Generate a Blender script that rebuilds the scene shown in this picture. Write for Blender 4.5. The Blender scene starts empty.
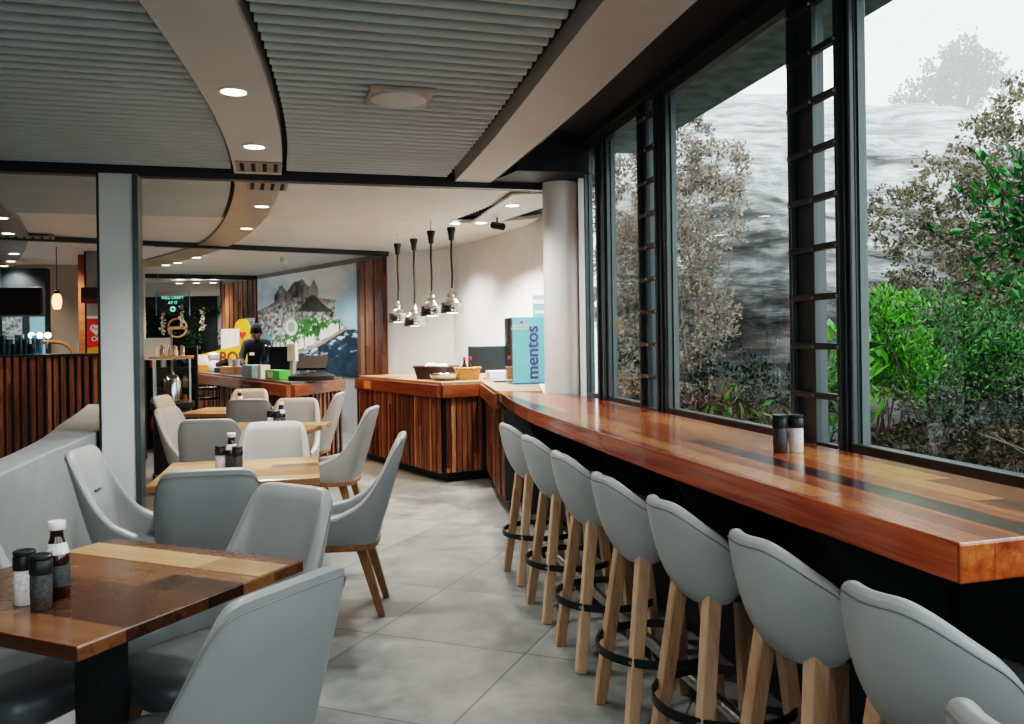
import bpy, bmesh, math, random
import numpy as np
from mathutils import Vector, Matrix
random.seed(7)
RNG = np.random.default_rng(11)
SC = bpy.context.scene
COL = SC.collection
PI = math.pi
R = math.radians

# ------------------------------------------------------------------ materials
def new_mat(name):
    m = bpy.data.materials.new(name); m.use_nodes = True
    nt = m.node_tree; nt.nodes.clear()
    out = nt.nodes.new('ShaderNodeOutputMaterial')
    b = nt.nodes.new('ShaderNodeBsdfPrincipled')
    nt.links.new(b.outputs[0], out.inputs[0])
    return m, nt, b, out

def N(nt, t, **kw):
    n = nt.nodes.new('ShaderNode' + t)
    for k, v in kw.items():
        setattr(n, k, v)
    return n

def mth(nt, op, a, b=None, c=None):
    n = N(nt, 'Math', operation=op)
    for i, v in enumerate((a, b, c)):
        if v is None: continue
        if isinstance(v, (int, float)): n.inputs[i].default_value = v
        else: nt.links.new(v, n.inputs[i])
    return n.outputs[0]

def ramp(nt, fac, stops):
    r = N(nt, 'ValToRGB')
    el = r.color_ramp.elements
    while len(el) < len(stops): el.new(0.5)
    for e, (p, c) in zip(el, stops):
        e.position = p; e.color = (*c, 1)
    nt.links.new(fac, r.inputs[0])
    return r.outputs[0]

def noise(nt, vec, scale, detail=4, dist=0, rough=.55):
    n = N(nt, 'TexNoise'); n.inputs['Scale'].default_value = scale
    n.inputs['Detail'].default_value = detail; n.inputs['Distortion'].default_value = dist
    n.inputs['Roughness'].default_value = rough
    if vec is not None: nt.links.new(vec, n.inputs['Vector'])
    return n.outputs['Fac']

def bump(nt, b, h, strength=.1, dist=.01):
    n = N(nt, 'Bump'); n.inputs['Strength'].default_value = strength
    n.inputs['Distance'].default_value = dist
    nt.links.new(h, n.inputs['Height']); nt.links.new(n.outputs[0], b.inputs['Normal'])

def plain(name, col, rough=.5, metal=0, var=.12, scale=8, bstr=.03, coat=0, emis=None, estr=0):
    m, nt, b, out = new_mat(name)
    tc = N(nt, 'TexCoord')
    f = noise(nt, tc.outputs['Object'], scale, 5)
    lo = tuple(c * (1 - var) for c in col); hi = tuple(min(1, c * (1 + var)) for c in col)
    nt.links.new(ramp(nt, f, [(.3, lo), (.7, hi)]), b.inputs['Base Color'])
    b.inputs['Roughness'].default_value = rough; b.inputs['Metallic'].default_value = metal
    if coat: b.inputs['Coat Weight'].default_value = coat; b.inputs['Coat Roughness'].default_value = .12
    if emis: b.inputs['Emission Color'].default_value = (*emis, 1); b.inputs['Emission Strength'].default_value = estr
    if bstr: bump(nt, b, f, bstr)
    return m

def wood(name, cols, plank=.1, across=0, along=1, rough=.3, coat=.3, grain=1.0, seam=.03, wear=0, stretch=1.3, pv=.42, dist=1.2, seglen=2.3):
    """cols: dark..light; planks of a width across one object axis, grain along another"""
    m, nt, b, out = new_mat(name)
    tc = N(nt, 'TexCoord'); sp = N(nt, 'SeparateXYZ')
    nt.links.new(tc.outputs['Object'], sp.inputs[0])
    ax, al = sp.outputs[across], sp.outputs[along]
    third = sp.outputs[3 - across - along]
    q = mth(nt, 'DIVIDE', ax, plank)
    pid = mth(nt, 'FLOOR', q)
    w1 = N(nt, 'TexWhiteNoise', noise_dimensions='1D'); nt.links.new(pid, w1.inputs['W'])
    off = mth(nt, 'MULTIPLY', w1.outputs['Value'], 3.7)
    seg = mth(nt, 'FLOOR', mth(nt, 'DIVIDE', mth(nt, 'ADD', al, off), seglen))
    w2 = N(nt, 'TexWhiteNoise', noise_dimensions='2D')
    cv = N(nt, 'CombineXYZ'); nt.links.new(pid, cv.inputs[0]); nt.links.new(seg, cv.inputs[1])
    nt.links.new(cv.outputs[0], w2.inputs['Vector'])
    var = w2.outputs['Value']
    gv = N(nt, 'CombineXYZ')
    nt.links.new(mth(nt, 'MULTIPLY', ax, 14 * grain), gv.inputs[0])
    nt.links.new(mth(nt, 'ADD', mth(nt, 'MULTIPLY', al, stretch * grain), mth(nt, 'MULTIPLY', var, 40)), gv.inputs[1])
    nt.links.new(mth(nt, 'MULTIPLY', third, 14 * grain), gv.inputs[2])
    g = noise(nt, gv.outputs[0], 1.6, 8, dist, .62)
    fine = noise(nt, gv.outputs[0], 7, 4, .3, .6)
    fac = mth(nt, 'ADD', mth(nt, 'MULTIPLY', g, .75), mth(nt, 'MULTIPLY', var, pv))
    fac = mth(nt, 'ADD', fac, mth(nt, 'MULTIPLY', fine, .2))
    fac = mth(nt, 'SUBTRACT', fac, pv * .5 - .01)
    n = len(cols)
    c = ramp(nt, fac, [(.26 + .48 * i / (n - 1), cc) for i, cc in enumerate(cols)])
    if seam:
        fr = mth(nt, 'FRACT', q)
        ed = mth(nt, 'LESS_THAN', fr, seam)
        mx = N(nt, 'MixRGB', blend_type='MULTIPLY'); nt.links.new(mth(nt, 'MULTIPLY', ed, .55), mx.inputs[0])
        nt.links.new(c, mx.inputs[1]); mx.inputs[2].default_value = (.1, .06, .04, 1)
        c = mx.outputs[0]
    nt.links.new(c, b.inputs['Base Color'])
    if wear:
        wn = noise(nt, tc.outputs['Object'], 5, 6, .6, .7)
        nt.links.new(mth(nt, 'ADD', mth(nt, 'MULTIPLY', wn, wear), rough - wear * .4), b.inputs['Roughness'])
    else:
        b.inputs['Roughness'].default_value = rough
    b.inputs['Coat Weight'].default_value = coat; b.inputs['Coat Roughness'].default_value = .15
    bump(nt, b, fine, .06, .004)
    return m

def leafmat(name, cols, rough=.5, trans=.25):
    m, nt, b, out = new_mat(name)
    g = N(nt, 'NewGeometry')
    n = len(cols)
    c = ramp(nt, g.outputs['Random Per Island'], [(i / max(1, n - 1), cc) for i, cc in enumerate(cols)])
    nt.links.new(c, b.inputs['Base Color']); b.inputs['Roughness'].default_value = rough
    tr = N(nt, 'BsdfTranslucent'); nt.links.new(c, tr.inputs[0])
    mx = N(nt, 'MixShader'); mx.inputs[0].default_value = trans
    nt.links.new(b.outputs[0], mx.inputs[1]); nt.links.new(tr.outputs[0], mx.inputs[2])
    nt.links.new(mx.outputs[0], out.inputs[0])
    return m

def glassmat(name, tint=(1, 1, 1), refl=1.0, ior=1.45):
    m = bpy.data.materials.new(name); m.use_nodes = True
    nt = m.node_tree; nt.nodes.clear()
    out = N(nt, 'OutputMaterial')
    t = N(nt, 'BsdfTransparent'); t.inputs[0].default_value = (*tint, 1)
    g = N(nt, 'BsdfGlossy'); g.inputs['Roughness'].default_value = .0
    f = N(nt, 'LayerWeight'); f.inputs[0].default_value = .5
    mx = N(nt, 'MixShader')
    sch = mth(nt, 'ADD', mth(nt, 'MULTIPLY', mth(nt, 'POWER', f.outputs['Facing'], 5), .92), .075)
    nt.links.new(mth(nt, 'MULTIPLY', sch, refl), mx.inputs[0])
    nt.links.new(t.outputs[0], mx.inputs[1]); nt.links.new(g.outputs[0], mx.inputs[2])
    nt.links.new(mx.outputs[0], out.inputs[0])
    return m

def emit(name, col, s):
    m = bpy.data.materials.new(name); m.use_nodes = True
    nt = m.node_tree; nt.nodes.clear()
    out = N(nt, 'OutputMaterial'); e = N(nt, 'Emission')
    e.inputs[0].default_value = (*col, 1); e.inputs[1].default_value = s
    nt.links.new(e.outputs[0], out.inputs[0])
    return m

M = {}
M['leather'] = plain('grey_leather', (.27, .288, .29), .42, var=.06, scale=5, bstr=.05)
M['leather_warm'] = plain('beige_leather', (.35, .338, .318), .45, var=.06, scale=5, bstr=.05)
M['leather_stool'] = plain('pale_stool_leather', (.38, .405, .405), .4, var=.05, scale=6, bstr=.06)
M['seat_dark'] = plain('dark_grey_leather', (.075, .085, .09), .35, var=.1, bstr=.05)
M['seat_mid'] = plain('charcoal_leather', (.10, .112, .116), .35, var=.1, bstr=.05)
M['stitch'] = plain('stitching', (.2, .21, .21), .6)
M['oak'] = wood('pale_oak', [(.26, .15, .08), (.46, .30, .185), (.58, .41, .27)], .5, 0, 2, .45, .1, 1.4, 0, seglen=60)
M['oak_red'] = wood('warm_oak', [(.14, .06, .025), (.26, .13, .055), (.36, .2, .09)], .5, 0, 2, .4, .15, 1.4, 0, seglen=60)
M['bar'] = wood('varnished_bar_planks', [(.06, .014, .007), (.30, .06, .018), (.56, .135, .036), (.72, .27, .09)], .088, 0, 1, .2, .5, 1.0, .035, .12, .28, .75, .5)
M['table'] = wood('varnished_table_planks', [(.018, .007, .004), (.06, .022, .009), (.115, .045, .017), (.2, .09, .036)], .128, 1, 0, .26, .4, 1.0, .02, .1, .3, .5, .5)
M['table_pale'] = wood('honey_table_planks', [(.12, .045, .018), (.28, .125, .045), (.42, .22, .09), (.52, .31, .15)], .128, 1, 0, .3, .4, 1.0, .02, .1, .3, .5, .5)
M['slat'] = wood('timber_slats', [(.025, .009, .005), (.10, .033, .013), (.2, .075, .03), (.4, .19, .085)], .058, 0, 2, .45, .1, 1.0, 0)
M['slat_dim'] = wood('dark_timber_slats', [(.03, .012, .007), (.11, .04, .018), (.2, .08, .035), (.3, .14, .06)], .08, 0, 2, .5, .1, 1.0, 0)
M['panel_wood'] = wood('wall_timber_boards', [(.05, .016, .008), (.15, .05, .022), (.26, .1, .045), (.36, .16, .075)], .12, 0, 2, .45, .1, 1.0, .06)
M['counter_band'] = wood('counter_edge_timber', [(.05, .013, .006), (.16, .042, .015), (.28, .085, .03), (.36, .13, .05)], .6, 1, 0, .3, .4, .8, 0)
M['counter_top'] = plain('dark_counter_stone', (.1, .1, .1), .3, var=.2)
M['counter_pale'] = plain('pale_counter_top', (.3, .19, .12), .35, var=.12)
M['black'] = plain('black_metal', (.012, .016, .018), .4, var=.2)
M['blackwall'] = plain('black_panel', (.014, .02, .023), .6, var=.3)
M['frame'] = plain('dark_window_frame', (.05, .07, .075), .3, var=.15, coat=.2)
M['frame_light'] = plain('grey_window_jamb', (.10, .13, .135), .35, var=.12)
M['chrome'] = plain('chrome', (.75, .75, .74), .12, 1, var=.03, bstr=0)
M['steel'] = plain('brushed_steel', (.5, .5, .5), .28, 1, var=.08)
M['white_wall'] = plain('white_wall_paint', (.86, .86, .85), .7, var=.04, scale=3)
M['grey_wall'] = plain('grey_wall_paint', (.3, .31, .31), .7, var=.06, scale=3)
M['beige_wall'] = plain('beige_wall_paint', (.45, .4, .35), .7, var=.05, scale=3)
M['concrete'] = plain('pale_plaster', (.27, .30, .305), .6, var=.14, scale=2.2, bstr=.08)
M['pillar'] = plain('pale_grey_pillar', (.64, .66, .66), .55, var=.04, scale=3)
M['column'] = plain('white_column_paint', (.9, .92, .92), .45, var=.03, scale=3)
M['ceil'] = plain('pale_ceiling_panel', (.62, .61, .59), .5, var=.04, scale=1.5)
M['ceil_far'] = plain('pale_far_ceiling', (.80, .79, .77), .45, var=.04, scale=1.5)
M['slatceil'] = plain('grey_ceiling_slat', (.51, .58, .595), .38, var=.05, scale=2)
M['void'] = plain('ceiling_void', (.012, .015, .017), .8)
M['vent'] = plain('vent_grille', (.3, .27, .24), .4, .3)
M['white'] = plain('white_plastic', (.75, .75, .73), .4, var=.03)
M['label'] = plain('paper_label', (.72, .74, .74), .5, var=.3, scale=160, bstr=0)
M['dark_label'] = plain('dark_label', (.06, .07, .075), .4, var=.5, scale=160, bstr=0)
M['sauce'] = plain('dark_red_sauce', (.035, .008, .006), .12, coat=.6)
M['pepper'] = plain('peppercorns', (.07, .06, .055), .3, var=.8, scale=200)
M['salt'] = plain('white_salt', (.7, .7, .68), .5, var=.08, scale=200)
M['red'] = plain('red_print', (.6, .03, .03), .5)
M['yellow'] = plain('yellow_card', (.62, .36, .03), .5, var=.06)
M['orange'] = plain('orange_card', (.75, .25, .03), .5, var=.1)
M['brown_ink'] = plain('brown_ink', (.14, .03, .01), .6)
M['aqua'] = plain('aqua_print', (.16, .52, .58), .42, var=.03)
M['navy'] = plain('navy_print', (.02, .08, .22), .5)
M['blue_box'] = plain('pale_blue_card', (.2, .38, .45), .5, var=.12)
M['green_box'] = plain('green_card', (.08, .45, .1), .5, var=.1)
M['wicker'] = plain('wicker', (.4, .16, .05), .6, var=.5, scale=60, bstr=.4)
M['wicker_dark'] = plain('dark_wicker', (.05, .03, .025), .6, var=.5, scale=60, bstr=.4)
M['ceramic'] = plain('white_ceramic', (.75, .74, .72), .2)
M['kraft'] = plain('kraft_card', (.42, .24, .12), .6)
M['skin'] = plain('skin', (.22, .11, .07), .5)
M['cloth'] = plain('black_cloth', (.005, .006, .009), .8, var=.3)
M['hair'] = plain('black_hair', (.002, .002, .002), 1)
M['lens'] = emit('lit_lamp_lens', (1, .95, .86), 9)
M['lens_warm'] = emit('lit_warm_lens', (1, .82, .6), 9)
M['bulb'] = emit('lit_orange_glass', (1, .35, .12), 3)
M['bulb_white'] = emit('lit_round_bulb', (1, .97, .9), 4)
M['neon'] = emit('green_lettering', (.25, .9, .6), .6)
M['glass'] = glassmat('window_glass', (.93, .97, .96), 1.0)
M['clear'] = glassmat('clear_glass', (.9, .95, .95), 1.0)
M['bottle_glass'] = glassmat('blue_glass', (.45, .62, .68), 1.3)
M['twig'] = plain('twig_bark', (.075, .055, .042), .8, var=.4, scale=20)
M['twig_pale'] = plain('pale_bark', (.22, .19, .16), .8, var=.3, scale=20)
M['soil'] = plain('dark_soil', (.035, .028, .02), .9, var=.5, scale=4, bstr=.4)
M['eave'] = plain('mottled_eave_render', (.2, .25, .255), .7, var=.35, scale=9)
M['leaf_bright'] = leafmat('bright_green_leaves', [(.01, .04, .009), (.04, .16, .014), (.11, .38, .025), (.2, .55, .05)])
M['leaf_mid'] = leafmat('mid_green_leaves', [(.007, .018, .009), (.014, .05, .014), (.04, .15, .028), (.10, .34, .05)])
M['leaf_dark'] = leafmat('dark_green_leaves', [(.008, .02, .01), (.02, .05, .018), (.045, .1, .03)])
M['leaf_black'] = leafmat('blackish_leaves', [(.004, .008, .005), (.01, .018, .009), (.02, .028, .014), (.03, .07, .015)], .6, .1)
M['leaf_big'] = leafmat('glossy_green_leaves', [(.006, .05, .012), (.012, .11, .02), (.03, .2, .03), (.06, .33, .05)], .3, .2)
M['leaf_brown'] = leafmat('brownish_leaves', [(.05, .035, .028), (.11, .08, .06), (.2, .15, .115), (.11, .13, .06), (.26, .26, .16)])
M['leaf_grey'] = leafmat('grey_brown_leaves', [(.12, .1, .085), (.26, .215, .18), (.4, .34, .29), (.24, .25, .18)])
M['leaf_far'] = leafmat('dull_grey_green_leaves', [(.06, .09, .07), (.1, .14, .1), (.16, .2, .15)])
M['ivy'] = leafmat('ivy_leaves', [(.006, .018, .006), (.012, .04, .01), (.02, .07, .014), (.06, .2, .03)])
M['petal'] = leafmat('cream_flowers', [(.5, .42, .33), (.65, .58, .5)])

def floor_mat():
    m, nt, b, out = new_mat('concrete_floor_tiles')
    tc = N(nt, 'TexCoord'); sp = N(nt, 'SeparateXYZ'); nt.links.new(tc.outputs['Object'], sp.inputs[0])
    T = .775
    edges = []; ids = []
    for k in (0, 1):
        q = mth(nt, 'DIVIDE', sp.outputs[k], T)
        fr = mth(nt, 'FRACT', mth(nt, 'ADD', q, 100))
        d = mth(nt, 'MINIMUM', fr, mth(nt, 'SUBTRACT', 1, fr))
        edges.append(mth(nt, 'LESS_THAN', d, .0042)); ids.append(mth(nt, 'FLOOR', q))
    e = mth(nt, 'MAXIMUM', edges[0], edges[1])
    cv = N(nt, 'CombineXYZ'); nt.links.new(ids[0], cv.inputs[0]); nt.links.new(ids[1], cv.inputs[1])
    w = N(nt, 'TexWhiteNoise', noise_dimensions='2D'); nt.links.new(cv.outputs[0], w.inputs['Vector'])
    n1 = noise(nt, tc.outputs['Object'], 1.7, 7, .8, .6)
    n2 = noise(nt, tc.outputs['Object'], 9, 6, .2, .6)
    f = mth(nt, 'ADD', mth(nt, 'MULTIPLY', n1, .7), mth(nt, 'MULTIPLY', n2, .3))
    f = mth(nt, 'ADD', f, mth(nt, 'MULTIPLY', mth(nt, 'SUBTRACT', w.outputs['Value'], .5), .14))
    c = ramp(nt, f, [(.34, (.095, .108, .108)), (.5, (.2, .215, .21)), (.66, (.31, .315, .305))])
    mx = N(nt, 'MixRGB'); nt.links.new(e, mx.inputs[0]); nt.links.new(c, mx.inputs[1])
    mx.inputs[2].default_value = (.05, .055, .055, 1)
    nt.links.new(mx.outputs[0], b.inputs['Base Color'])
    nt.links.new(mth(nt, 'ADD', mth(nt, 'MULTIPLY', n2, .3), .22), b.inputs['Roughness'])
    bump(nt, b, mth(nt, 'SUBTRACT', mth(nt, 'MULTIPLY', n2, .2), e), .15, .004)
    return m
M['floor'] = floor_mat()

def rock_mat():
    m, nt, b, out = new_mat('layered_grey_rock')
    tc = N(nt, 'TexCoord')
    mp = N(nt, 'Mapping'); mp.inputs['Scale'].default_value = (.5, .5, 2.4)
    mp.inputs['Rotation'].default_value = (R(12), R(8), 0)
    nt.links.new(tc.outputs['Object'], mp.inputs[0])
    n1 = noise(nt, mp.outputs[0], 2.4, 10, .25, .72)
    n2 = noise(nt, tc.outputs['Object'], .5, 5, .5, .6)
    f = mth(nt, 'ADD', mth(nt, 'MULTIPLY', n1, .7), mth(nt, 'MULTIPLY', n2, .3))
    c = ramp(nt, f, [(.41, (.01, .013, .013)), (.465, (.08, .09, .09)), (.515, (.28, .30, .30)), (.60, (.62, .65, .65))])
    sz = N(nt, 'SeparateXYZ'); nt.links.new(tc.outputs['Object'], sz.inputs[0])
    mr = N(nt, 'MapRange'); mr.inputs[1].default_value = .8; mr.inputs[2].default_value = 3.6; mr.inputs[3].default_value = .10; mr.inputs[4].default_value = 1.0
    nt.links.new(sz.outputs[2], mr.inputs[0]); low_dark = N(nt, 'MixRGB', blend_type='MULTIPLY'); low_dark.inputs[0].default_value = 1
    nt.links.new(c, low_dark.inputs[1]); nt.links.new(mr.outputs[0], low_dark.inputs[2]); c = low_dark.outputs[0]  # rock colour is multiplied darker towards the bottom
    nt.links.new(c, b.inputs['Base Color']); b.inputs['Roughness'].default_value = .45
    bump(nt, b, f, .8, .25)
    return m
M['rock'] = rock_mat()

# ------------------------------------------------------------------ mesh builder
class MB:
    def __init__(s): s.v = []; s.f = []
    def add(s, vs, fs):
        o = len(s.v); s.v += [tuple(p) for p in vs]; s.f += [tuple(i + o for i in f) for f in fs]; return s
    def box(s, x0, x1, y0, y1, z0, z1, rot=0, at=(0, 0)):
        c, n = math.cos(rot), math.sin(rot)
        vs = []
        for z in (z0, z1):
            for x, y in ((x0, y0), (x1, y0), (x1, y1), (x0, y1)):
                vs.append((at[0] + c * x - n * y, at[1] + n * x + c * y, z))
        return s.add(vs, [(3, 2, 1, 0), (4, 5, 6, 7), (0, 1, 5, 4), (1, 2, 6, 5), (2, 3, 7, 6), (3, 0, 4, 7)])
    def prism(s, poly, z0, z1):
        n = len(poly)
        area = sum(poly[i][0] * poly[(i + 1) % n][1] - poly[(i + 1) % n][0] * poly[i][1] for i in range(n))
        if area < 0: poly = poly[::-1]
        vs = [(x, y, z0) for x, y in poly] + [(x, y, z1) for x, y in poly]
        fs = [tuple(range(n - 1, -1, -1)), tuple(range(n, 2 * n))]
        fs += [(i, (i + 1) % n, n + (i + 1) % n, n + i) for i in range(n)]
        return s.add(vs, fs)
    def strip(s, left, right, z0, z1):
        """a curved slab between two polylines of the same length"""
        n = len(left)
        vs = [(x, y, z) for z in (z0, z1) for x, y in list(left) + list(right)]
        fs = []
        for i in range(n - 1):
            fs.append((i, i + 1, n + i + 1, n + i)); fs.append((2 * n + i, 3 * n + i, 3 * n + i + 1, 2 * n + i + 1))
            fs.append((i, 2 * n + i, 2 * n + i + 1, i + 1)); fs.append((n + i, n + i + 1, 3 * n + i + 1, 3 * n + i))
        fs.append((0, n, 3 * n, 2 * n)); fs.append((n - 1, 3 * n - 1, 4 * n - 1, 2 * n - 1))
        return s.add(vs, fs)
    def rings(s, rings, cap=True):
        n = len(rings[0]); vs = [p for r in rings for p in r]; fs = []
        for k in range(len(rings) - 1):
            for i in range(n):
                j = (i + 1) % n
                fs.append((k * n + i, k * n + j, (k + 1) * n + j, (k + 1) * n + i))
        if cap:
            fs.append(tuple(range(n - 1, -1, -1)))
            fs.append(tuple((len(rings) - 1) * n + i for i in range(n)))
        return s.add(vs, fs)
    def lathe(s, prof, seg=20, at=(0, 0, 0), cap=True):
        return s.rings([[(at[0] + r * math.cos(2 * PI * i / seg), at[1] + r * math.sin(2 * PI * i / seg), at[2] + z) for i in range(seg)] for r, z in prof], cap)
    def tube(s, pts, r, seg=8, closed=False):
        pts = [Vector(p) for p in pts]; rs = r if isinstance(r, (list, tuple)) else [r] * len(pts)
        rings = []
        for i, p in enumerate(pts):
            a = pts[i - 1] if i > 0 else (pts[-1] if closed else p)
            c = pts[(i + 1) % len(pts)] if (i < len(pts) - 1 or closed) else p
            t = (c - a)
            if t.length < 1e-9: t = Vector((0, 0, 1))
            t.normalize()
            u = t.cross(Vector((0, 0, 1)))
            if u.length < .05: u = t.cross(Vector((1, 0, 0)))
            u.normalize(); w = u.cross(t)
            rings.append([tuple(p + u * rs[i] * math.cos(2 * PI * k / seg) + w * rs[i] * math.sin(2 * PI * k / seg)) for k in range(seg)])
        if closed: rings.append(rings[0])
        return s.rings(rings, not closed)
    def bar(s, p0, p1, a, b=None, ref=(0, 1, 0)):
        """a tapered square bar: side a at p0, b at p1"""
        b = a if b is None else b
        p0, p1 = Vector(p0), Vector(p1); t = (p1 - p0).normalized()
        u = Vector(ref).cross(t)
        if u.length < .05: u = Vector((1, 0, 0)).cross(t)
        u.normalize(); w = t.cross(u)
        rs = []
        for p, h in ((p0, a / 2), (p1, b / 2)):
            rs.append([tuple(p + u * h * i + w * h * j) for i, j in ((-1, -1), (1, -1), (1, 1), (-1, 1))])
        return s.rings(rs)
    def build(s, name, mat, parent=None, frame=None, loc=(0, 0, 0), rotz=0, smooth=False, bevel=0, sub=0):
        vs = s.v
        if frame is not None:
            ox, oy, oz, a = frame; c, n = math.cos(-a), math.sin(-a)
            vs = [((x - ox) * c - (y - oy) * n, (x - ox) * n + (y - oy) * c, z - oz) for x, y, z in vs]
            loc = (ox, oy, oz); rotz = a
        me = bpy.data.meshes.new(name); me.from_pydata(vs, [], s.f); me.update()
        bm = bmesh.new(); bm.from_mesh(me); bmesh.ops.recalc_face_normals(bm, faces=bm.faces); bm.to_mesh(me); bm.free()
        me.materials.append(mat)
        if smooth:
            me.polygons.foreach_set('use_smooth', [True] * len(me.polygons))
        o = bpy.data.objects.new(name, me); COL.objects.link(o)
        o.location = loc; o.rotation_euler = (0, 0, rotz)
        if parent: o.parent = parent
        if bevel:
            b = o.modifiers.new('bevel', 'BEVEL'); b.width = bevel; b.segments = 2; b.limit_method = 'ANGLE'; b.angle_limit = R(40)
        if sub:
            b = o.modifiers.new('sub', 'SUBSURF'); b.levels = sub; b.render_levels = sub
        if smooth:
            try:
                me.set_sharp_from_angle(angle=R(45))
            except Exception: pass
        return o

def tag(o, label=None, cat=None, group=None, kind=None):
    if label: o['label'] = label
    if cat: o['category'] = cat
    if group: o['group'] = group
    if kind: o['kind'] = kind
    return o

def thing(name, loc, rotz=0, label=None, cat=None, group=None):
    o = bpy.data.objects.new(name, None); COL.objects.link(o)
    o.empty_display_size = .1
    o.location = loc; o.rotation_euler = (0, 0, rotz)
    return tag(o, label, cat, group)

def struct(o): o['kind'] = 'structure'; return o

def copy_tree(o, parent=None):
    c = o.copy(); COL.objects.link(c); c.parent = parent
    for ch in list(o.children): copy_tree(ch, c)
    return c

def place(proto, used, loc, rotz, label, group=None):
    o = proto if not used else copy_tree(proto)
    o.location = loc; o.rotation_euler = (0, 0, rotz); o['label'] = label
    if group: o['group'] = group
    return o

def face(fx, fy): return math.atan2(-fx, fy)

def text(body, size, mat, parent, loc, rot, name='lettering', offset=0, extrude=.001, ax='CENTER'):
    cu = bpy.data.curves.new(name, 'FONT'); cu.body = body; cu.size = size
    cu.align_x = ax; cu.align_y = 'CENTER'; cu.extrude = extrude; cu.offset = offset
    t = bpy.data.objects.new('tmp_text', cu); COL.objects.link(t)
    dg = bpy.context.evaluated_depsgraph_get()
    me = bpy.data.meshes.new_from_object(t.evaluated_get(dg))
    bpy.data.objects.remove(t); bpy.data.curves.remove(cu)
    me.materials.clear(); me.materials.append(mat)
    o = bpy.data.objects.new(name, me); COL.objects.link(o)
    o.parent = parent; o.location = loc; o.rotation_euler = rot
    return o

def superellipse(a, b, p, n, cx=0, cy=0):
    r = []
    for i in range(n):
        t = 2 * PI * i / n; c, s_ = math.cos(t), math.sin(t)
        r.append((cx + a * math.copysign(abs(c) ** p, c), cy + b * math.copysign(abs(s_) ** p, s_)))
    return r

def pad(a, b, p, rows, n=36, cy=0, cx=0):
    m = MB()
    m.rings([[(x, y, z) for x, y in superellipse(a * k, b * k, p, n, cx, cy)] for k, z in rows])
    return m

def smoothstep(t): t = max(0, min(1, t)); return t * t * (3 - 2 * t)

# ------------------------------------------------------------------ camera
cam = bpy.data.cameras.new('camera'); cam_o = bpy.data.objects.new('camera', cam); COL.objects.link(cam_o)
cam.sensor_width = 36; cam.lens = 850 / 1024 * 36
cam_o.matrix_world = Matrix.Translation((0, 0, 1.4)) @ Matrix.Rotation(R(90), 4, 'X') @ Matrix.Rotation(R(-.8), 4, 'Z')
cam.shift_y = -(362 - 338) / 1024
cam.clip_start = .05
SC.camera = cam_o

# ------------------------------------------------------------------ curves of the room
def interp(tab, y):
    if y <= tab[0][0]:
        (a, b), (c, d) = tab[0], tab[1]; return b + (d - b) * (y - a) / (c - a)
    for (a, b), (c, d) in zip(tab, tab[1:]):
        if y <= c: return b + (d - b) * (y - a) / (c - a)
    (a, b), (c, d) = tab[-2], tab[-1]; return d + (d - b) * (y - c) / (c - a)
def smooth_tab(tab, it=3):
    ys = np.arange(tab[0][0], tab[-1][0] + .01, .2); xs = np.array([interp(tab, y) for y in ys])
    for _ in range(it * 4): xs[1:-1] = (xs[:-2] + 2 * xs[1:-1] + xs[2:]) / 4
    return list(zip(ys.tolist(), xs.tolist()))
STL = smooth_tab([(-1.6, -.95), (1, -1.03), (2.97, -1.28), (3.61, -1.38), (4.09, -1.47), (4.79, -1.61), (5.52, -1.80), (6.6, -2.12), (8.36, -2.8), (10.3, -3.7), (11.4, -4.5), (12.6, -5.5), (13.4, -6.3)])
STR = smooth_tab([(-1.6, -.62), (1, -.70), (2.97, -.95), (3.44, -1.03), (3.94, -1.11), (4.67, -1.26), (5.54, -1.47), (6.64, -1.79), (8.4, -2.42), (10.3, -3.3), (11.4, -4.0), (12.6, -4.9), (13.4, -5.6)])
SFL = smooth_tab([(-1.6, 1.25), (1, .8), (3.03, .336), (4.21, .096), (5.33, -.14), (6.42, -.41)])
SFR = smooth_tab([(-1.6, 1.75), (1, 1.2), (3.04, .66), (3.74, .53), (4.59, .35), (5.45, .12), (6.5, -.14)])
BF = [(1.684, .88), (2.01, .80), (2.36, .705), (3.2, .50), (4.11, .29), (5.1, .08), (5.9, -.03), (6.7, -.108)]
def winx(y): return 1.40 - .222 * (y - 2.35)
D = Vector((.9635, .2676, 0)); DA = math.atan2(.2676, .9635)      # partition direction
def beam_y(x): return 6.63 + .278 * x

# ------------------------------------------------------------------ floor, ceiling
fl = MB(); fl.box(-14, 3.2, -3, 20, -.12, 0)
# keep the floor inside the window line on the right
fl = MB(); fl.prism([(-14, -3), (winx(-3) + .1, -3), (winx(6.9) + .1, 6.9), (.62, 8.6), (-.6, 12.2), (-1.6, 12.6), (-6.5, 18.6), (-14, 18.6)], -.12, 0)
struct(fl.build('floor', M['floor'], frame=(.039, 3.768, 0, R(-21.7))))

c = MB(); c.prism([(-14, -3), (winx(-3) + .25, -3), (winx(7) + .25, 7), (1.0, 8.6), (-.2, 12.6), (-6.5, 19), (-14, 19)], 2.98, 3.1)
struct(c.build('ceiling', M['void']))

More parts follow.
